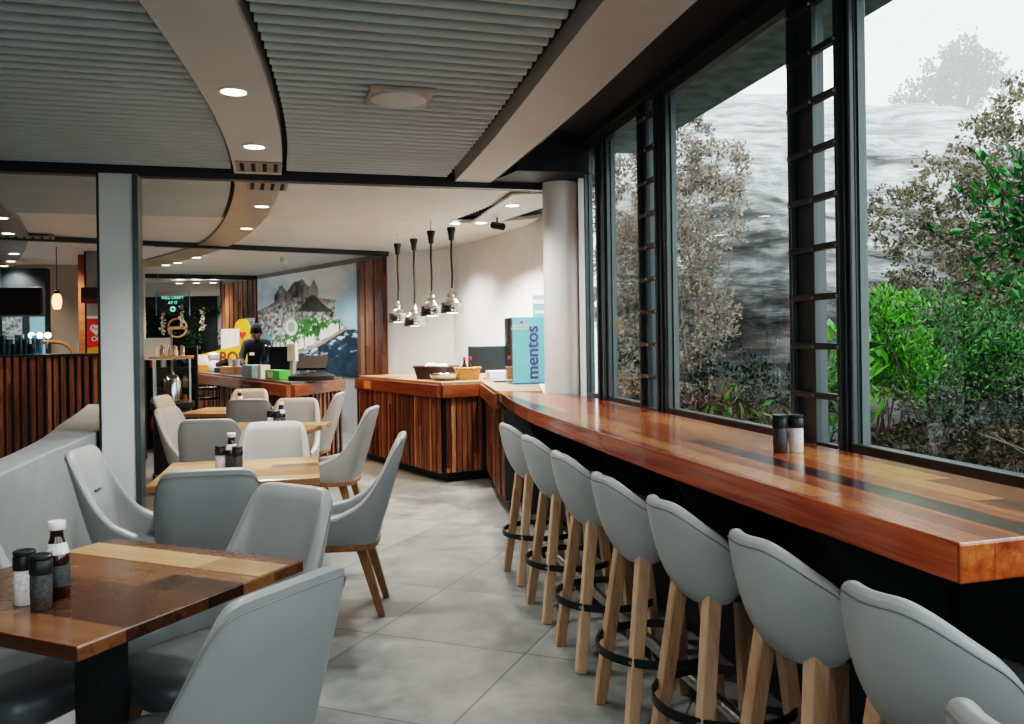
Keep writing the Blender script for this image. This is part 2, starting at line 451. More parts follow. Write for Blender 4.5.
def curve_pts(tab, y0, y1, step=.2):
    n = max(2, int((y1 - y0) / step)); return [(interp(tab, y0 + (y1 - y0) * i / n), y0 + (y1 - y0) * i / n) for i in range(n + 1)]
def clip_at_beam(tab, y0):        # to the partition beam
    y = 5.0
    for _ in range(60):
        y = beam_y(interp(tab, y))
    return y
yl, yr = clip_at_beam(STL, 5), clip_at_beam(STR, 5)
def two(tabA, tabB, a0, a1, b0, b1, n=40):
    L = [(interp(tabA, a0 + (a1 - a0) * i / n), a0 + (a1 - a0) * i / n) for i in range(n + 1)]
    Rr = [(interp(tabB, b0 + (b1 - b0) * i / n), b0 + (b1 - b0) * i / n) for i in range(n + 1)]
    return L, Rr
L_, R_ = two(STL, STR, -1.5, yl - .05, -1.5, yr - .05)
struct(MB().strip(L_, R_, 2.595, 2.75).build('ceiling_trim', M['ceil']))
L_, R_ = two(STL, STR, yl + .05, 13.3, yr + .05, 13.3)
struct(MB().strip(L_, R_, 2.595, 2.75).build('ceiling_trim', plain('warm_soffit', (.40, .33, .28), .35, var=.06)))
ysl, ysr = clip_at_beam(SFL, 6), clip_at_beam(SFR, 6)
L_, R_ = two(SFL, SFR, -1.5, ysl - .05, -1.5, ysr - .05)
struct(MB().strip(L_, R_, 2.595, 2.80).build('ceiling_trim', M['ceil']))

def slat_field(name, y_from, y_to, pitch, xl, xr, mat, parent_z=2.615, w=.056, h=.075):
    """rounded slats running along the partition direction; y_from/y_to are offsets across them measured at x=0"""
    m = MB(); k = y_from
    prof = []
    for i in range(8):
        a = PI + PI * i / 7
        prof.append((w / 2 * math.cos(a), h * .45 * math.sin(a)))
    prof += [(w / 2, h * .55), (-w / 2, h * .55)]
    while k < y_to:
        # walk along the slat to find where it meets the edges
        def meet(f, lo, hi):
            g = lambda x: x - f(k + .2777 * x)
            for _ in range(50):
                mid = (lo + hi) / 2
                if g(mid) > 0: hi = mid
                else: lo = mid
            return (lo + hi) / 2
        x0 = meet(xl, -14, 4); x1 = meet(xr, -14, 4)
        if x1 - x0 > .1:
            rs = []
            for x in (x0, x1):
                p = Vector((x, k + .2777 * x, 0)); nrm = Vector((-D.y, D.x, 0))
                rs.append([(p.x + nrm.x * a, p.y + nrm.y * a, parent_z + .034 + b) for a, b in prof])
            m.rings(rs)
        k += pitch
    o = m.build(name, mat, smooth=True); struct(o); return o
PITCH = .104
slat_field('ceiling_slats', 1.0, 6.55, PITCH, lambda y: interp(STR, y) + .035, lambda y: interp(SFL, y) - .07, M['slatceil'])
slat_field('ceiling_slats', 1.0, 6.55, PITCH, lambda y: -9, lambda y: interp(STL, y) - .02, M['slatceil'])
slat_field('ceiling_slats', 6.75, 9.1, .085, lambda y: interp(STR, y) + .03, lambda y: .20 - .45 * (y - 7.0), M['ceil_far'], w=.07)
slat_field('ceiling_slats', 6.75, 9.1, .085, lambda y: -10, lambda y: interp(STL, y) - .03, M['slatceil'], w=.07)
# dark backing straight above the slats
b = MB(); b.prism([(-9, -1.5), (1.6, -1.5), (.45, 3), (-.35, 6.5), (-9, 4.2)], 2.70, 2.72); struct(b.build('ceiling_backing', M['void']))
b = MB(); b.prism([(-12, 3.4), (.42, 6.85), (.3, 8.6), (-.6, 9.1), (-12, 5.9)], 2.70, 2.72); struct(b.build('ceiling_backing', M['void']))
# flat pale panels beyond the slats
b = MB(); b.prism([(-12, 5.9), (-.25, 9.05), (.3, 8.7), (-.3, 11.6), (-1.7, 12.05), (-6.4, 18.3), (-13, 18.3)], 2.625, 2.66)
struct(b.build('ceiling_panel', M['ceil_far']))
# the white strip above the heat lamp counter
b = MB(); b.prism([(.02, 7.02), (.42, 6.95), (.45, 7.4), (-.28, 9.0), (-.42, 8.75)], 2.58, 2.60); struct(b.build('ceiling_trim', M['white']))

def beam(name, p0, p1, w, z0, z1, mat=M['black']):
    d = Vector((p1[0] - p0[0], p1[1] - p0[1], 0)); L = d.length; a = math.atan2(d.y, d.x)
    return struct(MB().box(0, L, -w / 2, w / 2, z0, z1).build(name, mat, loc=(p0[0], p0[1], 0), rotz=a))
beam('beam_partition', (-9, beam_y(-9)), (.56, beam_y(.56)), .09, 2.555, 2.66)
beam('beam_middle', (-9.5, 7.0), (-4.3, 10.25), .10, 2.57, 2.66)
beam('beam_middle', (-4.3, 10.25), (-1.72, 11.85), .10, 2.565, 2.66)
beam('beam_rear', (-9.5, 13.6), (-4.4, 16.0), .10, 2.55, 2.66)
# ceiling above the windows: a dark fascia
b = MB(); ys = [-1.5 + i * .25 for i in range(33)]
ys = [y for y in ys if y < ysr]
b.strip([(interp(SFR, y) - .01, y) for y in ys], [(winx(y) + .05, y) for y in ys], 2.86, 2.92)
struct(b.build('ceiling_window_side', M['blackwall']))
b = MB(); b.strip([(interp(SFR, y), y) for y in ys], [(interp(SFR, y) + .02, y) for y in ys], 2.60, 2.88)
struct(b.build('trim_soffit', M['blackwall']))
# dark bulkhead between the soffit end and the column
b = MB(); b.prism([(-.16, 6.55), (.62, 6.75), (.7, 6.5), (.58, 6.2), (.05, 6.1)], 2.60, 2.9); struct(b.build('trim_bulkhead', M['blackwall']))

# low second soffit far left
L_ = []; R_ = []
for t in np.linspace(0, 1, 24):
    y = 6.2 + t * 7.3
    xr = interp([(6.2, -3.95), (7.13, -4.28), (8.1, -4.68), (9.36, -5.3), (10.6, -6.05), (13.5, -7.95)], y)
    R_.append((xr, y)); L_.append((xr - 1.2, y))
struct(MB().strip(L_, R_, 2.585, 2.70).build('ceiling_trim', plain('grey_soffit', (.33, .31, .29), .3)))

# ------------------------------------------------------------------ walls
A = Vector((-1.75, 12.0)); WD = Vector((-.617, .787)); WA = math.atan2(.787, -.617)
def wall(name, p0, p1, z0, z1, mat, th=.1):
    d = Vector((p1[0] - p0[0], p1[1] - p0[1])); a = math.atan2(d.y, d.x)
    return struct(MB().box(0, d.length, 0, th, z0, z1).build(name, mat, loc=(p0[0], p0[1], 0), rotz=a))
wall('wall_back', (-6.05, 17.48), (-1.75, 12.0), 0, 2.98, M['grey_wall'])
wall('wall_corner', (-1.75, 12.0), (-.78, 11.5), 0, 2.98, M['white_wall'])
wall('wall_right', (-.78, 11.5), (.62, 8.26), 0, 2.98, M['white_wall'])
wall('wall_column_side', (.62, 8.3), (winx(6.42) + .02, 6.42), 0, 2.98, M['white_wall'])
wall('wall_rear_left', (-13, 17.6), (-5.95, 17.5), 0, 2.98, M['blackwall'])
wall('wall_bar_back', (-11.5, 12.2), (-5.75, 13.3), 0, 2.98, M['beige_wall'])
wall('wall_left', (-11.5, -3), (-11.5, 12.2), 0, 2.98, M['grey_wall'])
wall('added_wall_rear', (-11.5, -3.0), (-3.4, -3.0), 0, 2.98, M['grey_wall'])  # unseen rear walls added behind the camera to cut the fill light
wall('added_wall_rear_middle', (-3.4, -3.0), (-1.3, -3.0), 0, 2.98, M['grey_wall'])
wall('added_wall_rear_sill', (-1.3, -3.0), (1.2, -3.0), 0, 1.0, M['grey_wall'])  # kept low: the added opening above it lights the column and pillar fronts
wall('added_wall_rear_right', (1.2, -3.0), (2.7, -3.0), 0, 2.98, M['grey_wall'])
# wall below the windows (bar front wall), set back under the bar
wp = [(winx(y) - .20, y) for y in (1.2, 2.0, 3, 4, 5, 6, 6.75)]
struct(MB().strip(wp, [(winx(y) + .06, y) for y in (1.2, 2.0, 3, 4, 5, 6, 6.75)], 0, .893).build('wall_bar', M['blackwall']))
struct(MB().strip([(winx(y) - .02, y) for y in (-3, 0, 1.2)], [(winx(y) + .06, y) for y in (-3, 0, 1.2)], 0, .95).build('wall_window_side', M['blackwall']))

# timber boards either side of the mural
for t0, t1 in ((.02, .82), (4.76, 6.62)):
    p = A + WD * t1; L = t1 - t0
    m = MB(); k = 0; n = int(L / .12)
    for i in range(n):
        m.box(i * L / n, (i + 1) * L / n - .012, -.05 - .012 * (i % 2), 0, 0, 2.56)
    struct(m.build('wall_boards', M['panel_wood'], loc=(p.x, p.y, 0), rotz=math.atan2(-WD.y, -WD.x)))

# ------------------------------------------------------------------ windows
WANG = math.atan2(1, -.222)          # along the window line, into the picture
WU = Vector((-.222, 1)).normalized()
def wpt(y): return Vector((winx(y) + .045, y))
def wlen(y0, y1): return (wpt(y1) - wpt(y0)).length
ZB, ZT = .955, 2.80
def window(idx, y0, y1, f=.02):
    p = wpt(y0); L = wlen(y0, y1)
    r = bpy.data.objects.new('window_%d' % idx, None); COL.objects.link(r); struct(r)
    r.location = (p.x, p.y, 0); r.rotation_euler = (0, 0, WANG)
    # local: x along, y to the inside (left of direction is +y -> interior)
    m = MB()
    m.box(0, L, -.02, .03, ZB, ZB + .04); m.box(0, L, -.02, .03, ZT - .05, ZT)
    m.box(0, f, -.02, .03, ZB, ZT); m.box(L - f, L, -.02, .03, ZB, ZT)
    m.build('frame', M['frame'], r, bevel=.004)
    m = MB(); m.box(f, f + .012, -.03, .0, ZB + .04, ZT - .05); m.box(L - f - .012, L - f, -.03, 0, ZB + .04, ZT - .05)
    m.build('jamb', M['frame_light'], r)
    MB().add([(f, 0, ZB + .04), (L - f, 0, ZB + .04), (L - f, 0, ZT - .05), (f, 0, ZT - .05)], [(0, 1, 2, 3)]).build('pane', M['glass'], r)
    return r
def grille_bay(idx, y0, y1):
    p = wpt(y0); L = wlen(y0, y1)
    r = bpy.data.objects.new('window_%d' % idx, None); COL.objects.link(r); struct(r)
    r.location = (p.x, p.y, 0); r.rotation_euler = (0, 0, WANG)
    m = MB(); fr = .022
    for x in (0, L / 2 - fr / 2, L - fr): m.box(x, x + fr, .02, .045, ZB, ZT)
    z = ZB; k = 0
    while z < ZT:
        m.box(0, L, .018, .047, z, z + .025); z += .192
    m.build('grille', M['frame'], r, bevel=.003)
    m = MB(); z = ZB
    while z < ZT - .1:
        for x in (.011, L / 2, L - .011):
            m.lathe([(.004, -.004), (.008, 0), (.006, .005), (.002, .007)], 8, (0, 0, 0))
            for q in range(len(m.v) - 32, len(m.v)):
                a, b_, c_ = m.v[q]; m.v[q] = (x + a, .047 + c_, z + .01 + b_)
        z += .192
    m.build('clip', M['steel'], r)
    # outer fixed side jamb behind the half that stands further back
    MB().box(L * .5, L, -.012, .017, ZB - .02, ZT).build('side_panel', M['frame'], r)
    MB().box(L * .485, L * .5, -.012, .017, ZB - .02, ZT).build('jamb', M['frame_light'], r)
    MB().add([(0, -.03, ZB), (L * .5, -.03, ZB), (L * .5, -.03, ZT), (0, -.03, ZT)], [(0, 1, 2, 3)]).build('pane', M['glass'], r)
    return r
def mullion(y0, y1, d=.10):
    p = wpt(y0); L = wlen(y0, y1)
    m = MB(); m.box(0, L, -.04, d, 0.9, 2.98)
    m.box(L * .08, L * .30, d, d + .02, .9, 2.98); m.box(L * .7, L * .92, d, d + .02, .9, 2.98)
    o = m.build('window_mullion', M['frame'], loc=(p.x, p.y, 0), rotz=WANG, bevel=.004); return struct(o)
window(1, 1.85, 3.13, .012); mullion(3.115, 3.17, .012); grille_bay(2, 3.17, 3.51)
window(3, 3.51, 4.80); mullion(4.80, 4.90, .012); grille_bay(4, 4.90, 5.18)
window(5, 5.18, 5.80); mullion(5.80, 5.98, .03); window(6, 5.98, 6.28)
mullion(1.70, 1.85, .03); window(7, .3, 1.70)
ys = [-3 + .5 * i for i in range(20)]
struct(MB().strip([(winx(y) - .03, y) for y in ys], [(winx(y) + .12, y) for y in ys], 2.80, 2.98).build('trim_header', M['blackwall']))
# roof overhang outside
struct(MB().strip([(winx(y) + .10, y) for y in ys], [(winx(y) + .50, y) for y in ys], 2.80, 3.0).build('eave', M['eave']))

# ------------------------------------------------------------------ bar top
fr_pts = smooth_tab(BF, 1)
front = [(x, y) for y, x in fr_pts if y <= 6.7]
front[0] = (.88, 1.684)
back = [(winx(y) - .06, y) for y in np.linspace(1.86, 6.28, len(front))]
bar = thing('bar_counter', (.3, 4.3, 0), R(12.5), 'long varnished red-brown timber bar running along the windows above the stools', 'bar counter')
def loc_in(o, m):
    c_, s_ = math.cos(-o.rotation_euler.z), math.sin(-o.rotation_euler.z); ox, oy, oz = o.location
    m.v = [((x - ox) * c_ - (y - oy) * s_, (x - ox) * s_ + (y - oy) * c_, z - oz) for x, y, z in m.v]; return m
m = MB(); m.strip(front, back, .897, .98)
loc_in(bar, m).build('bar_top', M['bar'], bar, bevel=.006)
for i, y in enumerate((2.35, 3.25, 4.15, 5.05, 5.95)):
    x1 = winx(y) - .22; x0 = interp(BF, y) + .12
    m = MB()
    d_ = .03
    vs = []
    for s_ in (-d_, d_):
        vs += [(x1, y + s_, .893), (x0, y - .22 * .3 + s_, .893), (x0, y - .22 * .3 + s_, .85), (x1 - .04, y + s_, .35), (x1, y + s_, .35)]
    m.add(vs, [(0, 1, 2, 3, 4), (9, 8, 7, 6, 5)] + [(j, (j + 1) % 5, 5 + (j + 1) % 5, 5 + j) for j in range(5)])
    loc_in(bar, m).build('bracket', M['black'], bar)

# foot rail
rail = thing('foot_rail', (.5, 3.5, 0), 0, 'polished steel foot rail running low along the floor behind the bar stools', 'foot rail')
rp = [(interp(BF, y) + .10, y, .16) for y in np.linspace(1.7, 6.5, 14)]
loc_in(rail, MB().tube(rp, .024, 12)).build('rail', M['steel'], rail, smooth=True)
for y in (2.45, 3.42, 4.03, 4.70, 5.4, 6.2):
    x = interp(BF, y) + .10
    loc_in(rail, MB().tube([(x, y, .142), (x + .02, y, .10), (x + .05, y, .0)], .012, 8)).build('bracket', M['black'], rail, smooth=True)

# ------------------------------------------------------------------ bar stools
def tub(phis, plan, z0fun, topfun, th, lean, ends, bulge=0.0):
    """a curved upholstered shell: closed skin with rounded rim"""
    cols = []
    for i, t in enumerate(phis):
        x, y, nx, ny = plan(t)
        h = topfun(t); z0 = z0fun(t); T = th * ends(t)
        col = []
        def P(off, z):
            k = lean(t, z); b_ = 1 - bulge * max(0, 1 - (z - z0) / (h - z0)) ** 3
            return ((x + nx * off) * b_, (y + ny * off) * b_ - k, z)
        H = h - z0
        for q in (0, .12, .35, .6, .8, .93): col.append(P(T * (.5 - .35 * (1 - q) ** 6), z0 + H * q * .975))
        col += [P(T * .38, h - T * .16), P(T * .15, h - T * .01), P(-T * .15, h - T * .01), P(-T * .38, h - T * .16)]
        for q in (.93, .8, .6, .35, .12, 0): col.append(P(-T * .5, z0 + H * q * .975))
        cols.append(col)
    m = MB(); m.rings(cols, True); return m

def make_stool():
    r = thing('bar_stool', (0, 0, 0), 0, None, 'bar stool')
    W, Dp = .19, .19
    def plan(t):
        a = t * R(80)
        x = W * math.sin(a); y = -Dp * math.cos(a)
        n = Vector((math.sin(a) / W, -math.cos(a) / Dp)).normalized()
        return x, y + .02, n.x, n.y
    top = lambda t: .905 - .115 * smoothstep((abs(t) - .2) / .8) - .075 * max(0, (abs(t) - .72) / .28) ** 2
    z0 = lambda t: .582 + .03 * abs(t) ** 2 + .045 * max(0, (abs(t) - .72) / .28) ** 2
    lean = lambda t, z: (z - .66) * .20 * (1 - abs(t) ** 1.5) - .10 * max(0, .66 - z) * 3 * (1 - abs(t))
    ends = lambda t: .25 + .75 * math.sqrt(max(0, 1 - max(0, (abs(t) - .8) / .2) ** 2))
    phis = [-1 + 2 * i / 40 for i in range(41)]
    b = tub(phis, plan, z0, top, .05, lean, ends, .16).build('backrest', M['leather_stool'], r, smooth=True, sub=1)
    # stitched seam a little inside the rim, on the outside
    pts = []
    for t in [-.95 + 1.9 * i / 40 for i in range(41)]:
        x, y, nx, ny = plan(t); z = top(t) - .022
        pts.append((x + nx * .0235, y + ny * .0235 - lean(t, z), z))
    MB().tube(pts, .0025, 5).build('seam', M['stitch'], b, smooth=True)
    s = pad(.168, .17, .8, [(.5, .612), (.85, .625), (.98, .64), (1, .662), (.97, .682), (.8, .69), (.4, .693)], 36, cy=.06)
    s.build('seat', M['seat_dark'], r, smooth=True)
    pad(.12, .13, .8, [(1, .600), (1, .615)], 28, cy=.03).build('seat_base', M['black'], r, smooth=True)
    for sx in (-1, 1):
        for sy in (-1, 1):
            MB().bar((sx * .108, .02 + sy * .108, .625), (sx * .165, .005 + sy * .172, 0), .047, .042).build('leg', M['oak'], r, bevel=.004)
    rg = MB(); rings = []
    n = 48
    for i in range(n):
        a = 2 * PI * i / n; c_, s_ = math.cos(a), math.sin(a)
        q = [(.213, .255), (.221, .255), (.221, .283), (.213, .283)]
        rings.append([(rr * c_, .005 + rr * s_ * 1.03, z) for rr, z in q])
    rings.append(rings[0]); rg.rings(rings, False)
    ring = rg.build('footrest_ring', M['black'], r, smooth=True)
    for sx in (-1, 1):
        for sy in (-1, 1):
            a = math.atan2(sy * .165, sx * .158)
            c_, s_ = math.cos(a), math.sin(a)
            MB().tube([(.219 * c_, .005 + .225 * s_, .269), (.2245 * c_, .005 + .231 * s_, .269)], .006, 8).build('screw', M['steel'], ring)
    return r
stool = make_stool()
st = [(.15, 5.0, 14, 'pale grey bar stool furthest away, beside the slatted counter end'),
      (.275, 4.36, 13, 'second bar stool from the far end, overlapping the furthest stool'),
      (.395, 3.74, 12, 'third bar stool from the far end, standing under the middle of the bar'),
      (.515, 3.13, 13, 'pale grey bar stool fourth from the far end of the bar'),
      (.645, 2.66, 14, 'bar stool fifth from the far end, in front of the salt and pepper grinders'),
      (.78, 2.18, 16, 'bar stool second from the near corner of the bar, with a broad rounded back'),
      (.89, 1.72, 20, 'nearest fully seen bar stool, with a creased rim, under the near corner of the bar'),
      (.815, 1.13, 12, 'bar stool cut off at the bottom right corner of the photo')]
for i, (x, y, a, l) in enumerate(st):
    place(stool, i > 0, (x, y, 0), R(a) - PI / 2, l, 'bar stools along the timber bar')

# ------------------------------------------------------------------ dining chairs
def make_chair(leather, name='dining_chair', woodmat='oak_red'):
    r = thing(name, (0, 0, 0), 0, None, 'chair')
    a, yf, yb = .208, .15, -.245
    def plan(t):
        # t -1..1 from the front of one arm round the back to the other
        p = .30
        th = PI + (t + 1) / 2 * PI
        def P(th):
            c_, s_ = math.cos(th), math.sin(th)
            return Vector((a * math.copysign(abs(c_) ** p, c_), yf + (yf - yb) * math.copysign(abs(s_) ** p, s_) if abs(s_) > 1e-6 else yf))
        # near-uniform spacing by warping the angle
        q = P(th); e = 1e-3
        d = P(min(2 * PI, th + e)) - P(max(PI, th - e)); d.normalize()
        return q.x, q.y, d.y, -d.x
    def warp(u):
        return math.copysign(1 - (1 - abs(u)) ** 1.0, u)
    # arc-length resample
    ts = [-1 + 2 * i / 600 for i in range(601)]
    pts = [plan(t)[:2] for t in ts]
    L = [0]
    for i in range(600): L.append(L[-1] + math.dist(pts[i], pts[i + 1]))
    nn = 120; phis = []
    j = 0
    for k in range(nn + 1):
        target = L[-1] * k / nn
        while j < 599 and L[j + 1] < target: j += 1
        phis.append(ts[j] + (ts[j + 1] - ts[j]) * (target - L[j]) / max(1e-9, L[j + 1] - L[j]))
    def q(t): return max(0, min(1, (yf - plan(t)[1]) / (yf - yb)))
    QT = ((0, .3, .52, .70, .80, .87, .915, .95, .975, 1), (.495, .508, .53, .575, .635, .725, .815, .878, .903, .91))
    top = lambda t: float(np.mean([np.interp(min(1, q(t) + d), QT[0], QT[1]) for d in (-.03, -.015, 0, .015, .03)]))
    z0 = lambda t: .372
    def lean(t, z): return (.245 * max(0, z - .40) + .03 * max(0, z - .4)) * smoothstep((q(t) + .05) / 1.0)
    def ends(t):
        s_ = (1 - abs(t)) / .02
        return .3 + .7 * math.sqrt(max(0, min(1, 1 - (1 - min(1, s_)) ** 2)))
    sh = tub(phis, plan, z0, top, .046, lean, ends, bulge=0).build('backrest', M[leather], r, smooth=True)
    pts = []
    for t in phis[3:-3]:
        x, y, nx, ny = plan(t); z = top(t) - .024
        pts.append((x + nx * .0225, y + ny * .0225 - lean(t, z), z))
    MB().tube(pts, .0022, 5).build('seam', M['stitch'], sh, smooth=True)
    pad(.188, .235, .5, [(.94, .375), (1, .39), (1, .42), (.985, .443), (.93, .457), (.75, .465), (.4, .468)], 40, cy=.02).build('seat', M[leather], r, smooth=True)
    pad(.222, .222, .5, [(.97, .342), (1, .348), (1, .37), (.97, .374)], 40, cy=-.035).build('seat_frame', M[woodmat], r, smooth=True)
    for sx in (-1, 1):
        MB().bar((sx * .155, -.175, .35), (sx * .165, -.275, 0), .05, .032).build('leg', M[woodmat], r, bevel=.004)
        MB().bar((sx * .155, .13, .35), (sx * .18, .20, 0), .05, .032).build('leg', M[woodmat], r, bevel=.004)
    return r
chA = make_chair('leather'); chB = make_chair('leather_warm', woodmat='oak_red')
G = 'upholstered dining chairs around the tables'
chs = [
 (chA, -.80, 1.945, face(-.88, .48), 'grey leather chair in the near foreground seen from behind, right of the nearest table'),
 (chA, -1.28, 3.69, face(-.22, .97), 'grey chair with its back to us just beyond the nearest table'),
 (chA, -.955, 2.60, face(-.53, -.85), 'pale grey chair at the far corner of the nearest table, facing us'),
 (chA, -1.69, 4.10, face(.98, .12), 'grey chair with a slit in its inner back, beside the curved low wall'),
 (chA, -1.47, 2.47, face(.93, -.36), 'grey chair cut off by the left edge of the photo, behind the grinders'),
 (chA, -.965, 4.45, face(-1, -.08), 'grey chair in side view on the open floor, right of the second table'),
 (chB, -1.40, 4.88, face(.2, -.97), 'pale chair facing us at the far side of the second table'),
 (chB, -2.0, 5.86, face(-.08, .99), 'pale chair with its back to us at the near side of the third table'),
 (chB, -2.28, 6.47, face(.97, -.1), 'beige chair at the left side of the third table, facing right'),
 (chB, -1.42, 6.36, face(-1, .05), 'grey chair in side view right of the third table'),
 (chB, -1.86, 7.02, face(.05, -1), 'pale chair facing us at the far side of the third table'),
 (chB, -2.02, 8.1, face(-1, 0), 'beige chair turned left in front of the orange-lit corner of the order counter'),
 (chB, -2.31, 7.74, face(-.05, 1), 'greyish chair with its back to us at the near side of the furthest table'),
 (chB, -2.76, 8.56, face(0, -1), 'pale chair facing us at the furthest table, against the order counter'),
 (chB, -2.93, 8.0, face(1, 0), 'mostly hidden beige chair furthest left, beside the drinks cabinet'),
]
used = set()
for k, (p, x, y, a, l) in enumerate(chs):
    o = place(p, id(p) in used, (x, y, 0), a, l, G); used.add(id(p))
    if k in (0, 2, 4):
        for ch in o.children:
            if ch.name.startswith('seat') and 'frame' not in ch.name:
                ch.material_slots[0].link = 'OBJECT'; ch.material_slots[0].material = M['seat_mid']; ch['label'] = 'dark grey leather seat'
    if k == 3: MB().box(-.035, .035, -.312, -.2975, .70, .708).build('slit', M['seat_dark'], o)

# ------------------------------------------------------------------ tables
def make_table(mat):
    r = thing('dining_table', (0, 0, 0), 0, None, 'table')
    MB().box(-.385, .385, -.385, .385, .716, .75).build('tabletop', M[mat], r, bevel=.004)
    MB().box(-.30, .30, -.30, .30, .70, .716).build('top_plate', M['black'], r)
    MB().box(-.048, .048, -.048, .048, .02, .70).build('post', M['black'], r, bevel=.003)
    MB().box(-.27, .27, -.035, .035, 0, .025).box(-.035, .035, -.27, .27, 0, .025).build('base', M['black'], r, bevel=.003)
    return r
tA = make_table('table'); tB = make_table('table_pale')
place(tA, False, (-1.137, 2.33, 0), R(-24), 'nearest square dining table with dark varnished planks and one pale plank')
place(tB, False, (-1.385, 4.32, 0), R(13.5), 'second square dining table, honey-coloured, behind the nearest table')
place(tB, True, (-1.87, 6.46, 0), R(-4), 'third square dining table, between four pale chairs')
place(tB, True, (-2.68, 8.12, 0), R(0), 'furthest square dining table, in front of the order counter')
for o, g in ((tA, None),): pass
# the pale plank let into the nearest table
pl = MB().box(-.384, .384, .19, .318, .7495, .7515).build('pale_plank', wood('pale_plank_wood', [(.3, .16, .07), (.43, .25, .12), (.54, .35, .18)], .6, 1, 0, .3, .4, .9, 0), tA)
pl['label'] = 'pale honey-coloured plank'

# ------------------------------------------------------------------ condiments
def make_grinder(kind):
    r = thing('spice_grinder', (0, 0, 0), 0, None, 'grinder')
    MB().lathe([(.0205, 0), (.0225, .003), (.0225, .078), (.0215, .082)], 24).build('jar', M['salt'] if kind == 'salt' else M['pepper'], r, smooth=True)
    m = MB(); m.lathe([(.0229, .03), (.0231, .031), (.0231, .073), (.0229, .074)], 24, cap=False)
    m.build('paper_label', M['label'] if kind == 'salt' else M['dark_label'], r, smooth=True)
    cp = MB().lathe([(.0235, .080), (.0245, .082), (.0245, .108), (.022, .112), (.0225, .114), (.024, .115), (.024, .121), (.02, .123), (.012, .121)], 24).build('grinder_cap', M['black'], r, smooth=True)
    r.scale = (1.1, 1.1, 1.09)
    return r
def make_bottle():
    r = thing('sauce_bottle', (0, 0, 0), 0, None, 'bottle')
    MB().lathe([(.028, 0), (.031, .004), (.031, .095), (.029, .11), (.022, .135), (.0165, .152), (.0155, .17), (.0165, .173), (.0165, .18)], 28).build('bottle_body', M['sauce'], r, smooth=True)
    MB().lathe([(.0293, .112), (.0275, .120), (.0245, .130), (.0215, .140)], 28, cap=False).build('neck_label', M['label'], r, smooth=True)
    MB().lathe([(.0315, .03), (.0317, .031), (.0317, .083), (.0315, .084)], 28, cap=False).build('paper_label', M['dark_label'], r, smooth=True)
    MB().lathe([(.0195, .173), (.0215, .176), (.0215, .192), (.0195, .195), (.01, .196)], 28).build('bottle_cap', M['white'], r, smooth=True)
    return r
gs, gp, bt = make_grinder('salt'), make_grinder('pepper'), make_bottle()
T = .7505
sets = [(gs, -1.232, 2.135, T, 'salt grinder with a pale label at the left of the trio on the nearest table'),
        (gp, -1.166, 2.09, T, 'dark pepper grinder in front of the sauce bottle on the nearest table'),
        (bt, -1.18, 2.19, T, 'dark sauce bottle with a white cap on the nearest table'),
        (gs, -1.46, 4.235, T, 'left grinder of the trio on the second table'),
        (gp, -1.365, 4.20, T, 'right grinder of the trio on the second table'),
        (bt, -1.41, 4.25, T, 'sauce bottle with a white cap on the second table'),
        (gs, -1.80, 6.31, T, 'left grinder beside the sauce bottle on the third table'),
        (gp, -1.745, 6.28, T, 'right grinder of the cluster on the third table'),
        (bt, -1.735, 6.36, T, 'sauce bottle with a white cap on the third table'),
        (bt, -2.57, 8.0, T, 'sauce bottle on the furthest table in front of the order counter'),
        (gp, .948, 3.02, .981, 'dark pepper grinder, left of the pair on the timber bar'),
        (gs, 1.004, 3.02, .981, 'salt grinder with white contents, right of the pair on the timber bar')]
used = set()
for p, x, y, z, l in sets:
    place(p, id(p) in used, (x, y, z), random.uniform(0, 6), l); used.add(id(p))

# ------------------------------------------------------------------ low wall and pillars
fp = [(-1.85, 1.8), (-2.12, 3.0), (-2.38, 3.92), (-2.60, 4.74), (-2.82, 5.75), (-3.1, 6.8), (-3.6, 8.2)]
bp = [(-2.1, 1.8), (-2.4, 3.2), (-2.72, 4.5), (-3.0, 5.4), (-3.38, 6.3), (-3.8, 7.4), (-4.25, 8.5)]
def resamp(pts, n=30):
    tab = smooth_tab([(y, x) for x, y in pts], 1); ys = np.linspace(pts[0][1], pts[-1][1], n); return [(interp(tab, y), y) for y in ys]
struct(MB().strip(resamp(bp), resamp(fp), 0, .80).build('wall_low_curved', M['concrete'], bevel=.012))

p = Vector((-2.73, beam_y(-2.73)))
struct(MB().box(-.085, .125, -.09, .09, 0, 2.56).build('pillar', M['pillar'], loc=(p.x, p.y, 0), rotz=DA))
struct(MB().box(-.10, -.085, -.095, .095, 0, 2.56).build('trim_pillar', M['black'], loc=(p.x, p.y, 0), rotz=DA))
struct(MB().box(.125, .160, -.10, .10, 0, 2.56).build('trim_pillar', M['frame'], loc=(p.x, p.y, 0), rotz=DA))
struct(MB().box(-.045, .045, -.05, .05, 0, 2.57).build('trim_post', M['frame_light'], loc=(-4.47, 10.15, 0)))
struct(MB().lathe([(.138, 0), (.138, 2.60)], 40, (.39, 6.64, 0)).build('column', M['column'], smooth=True))

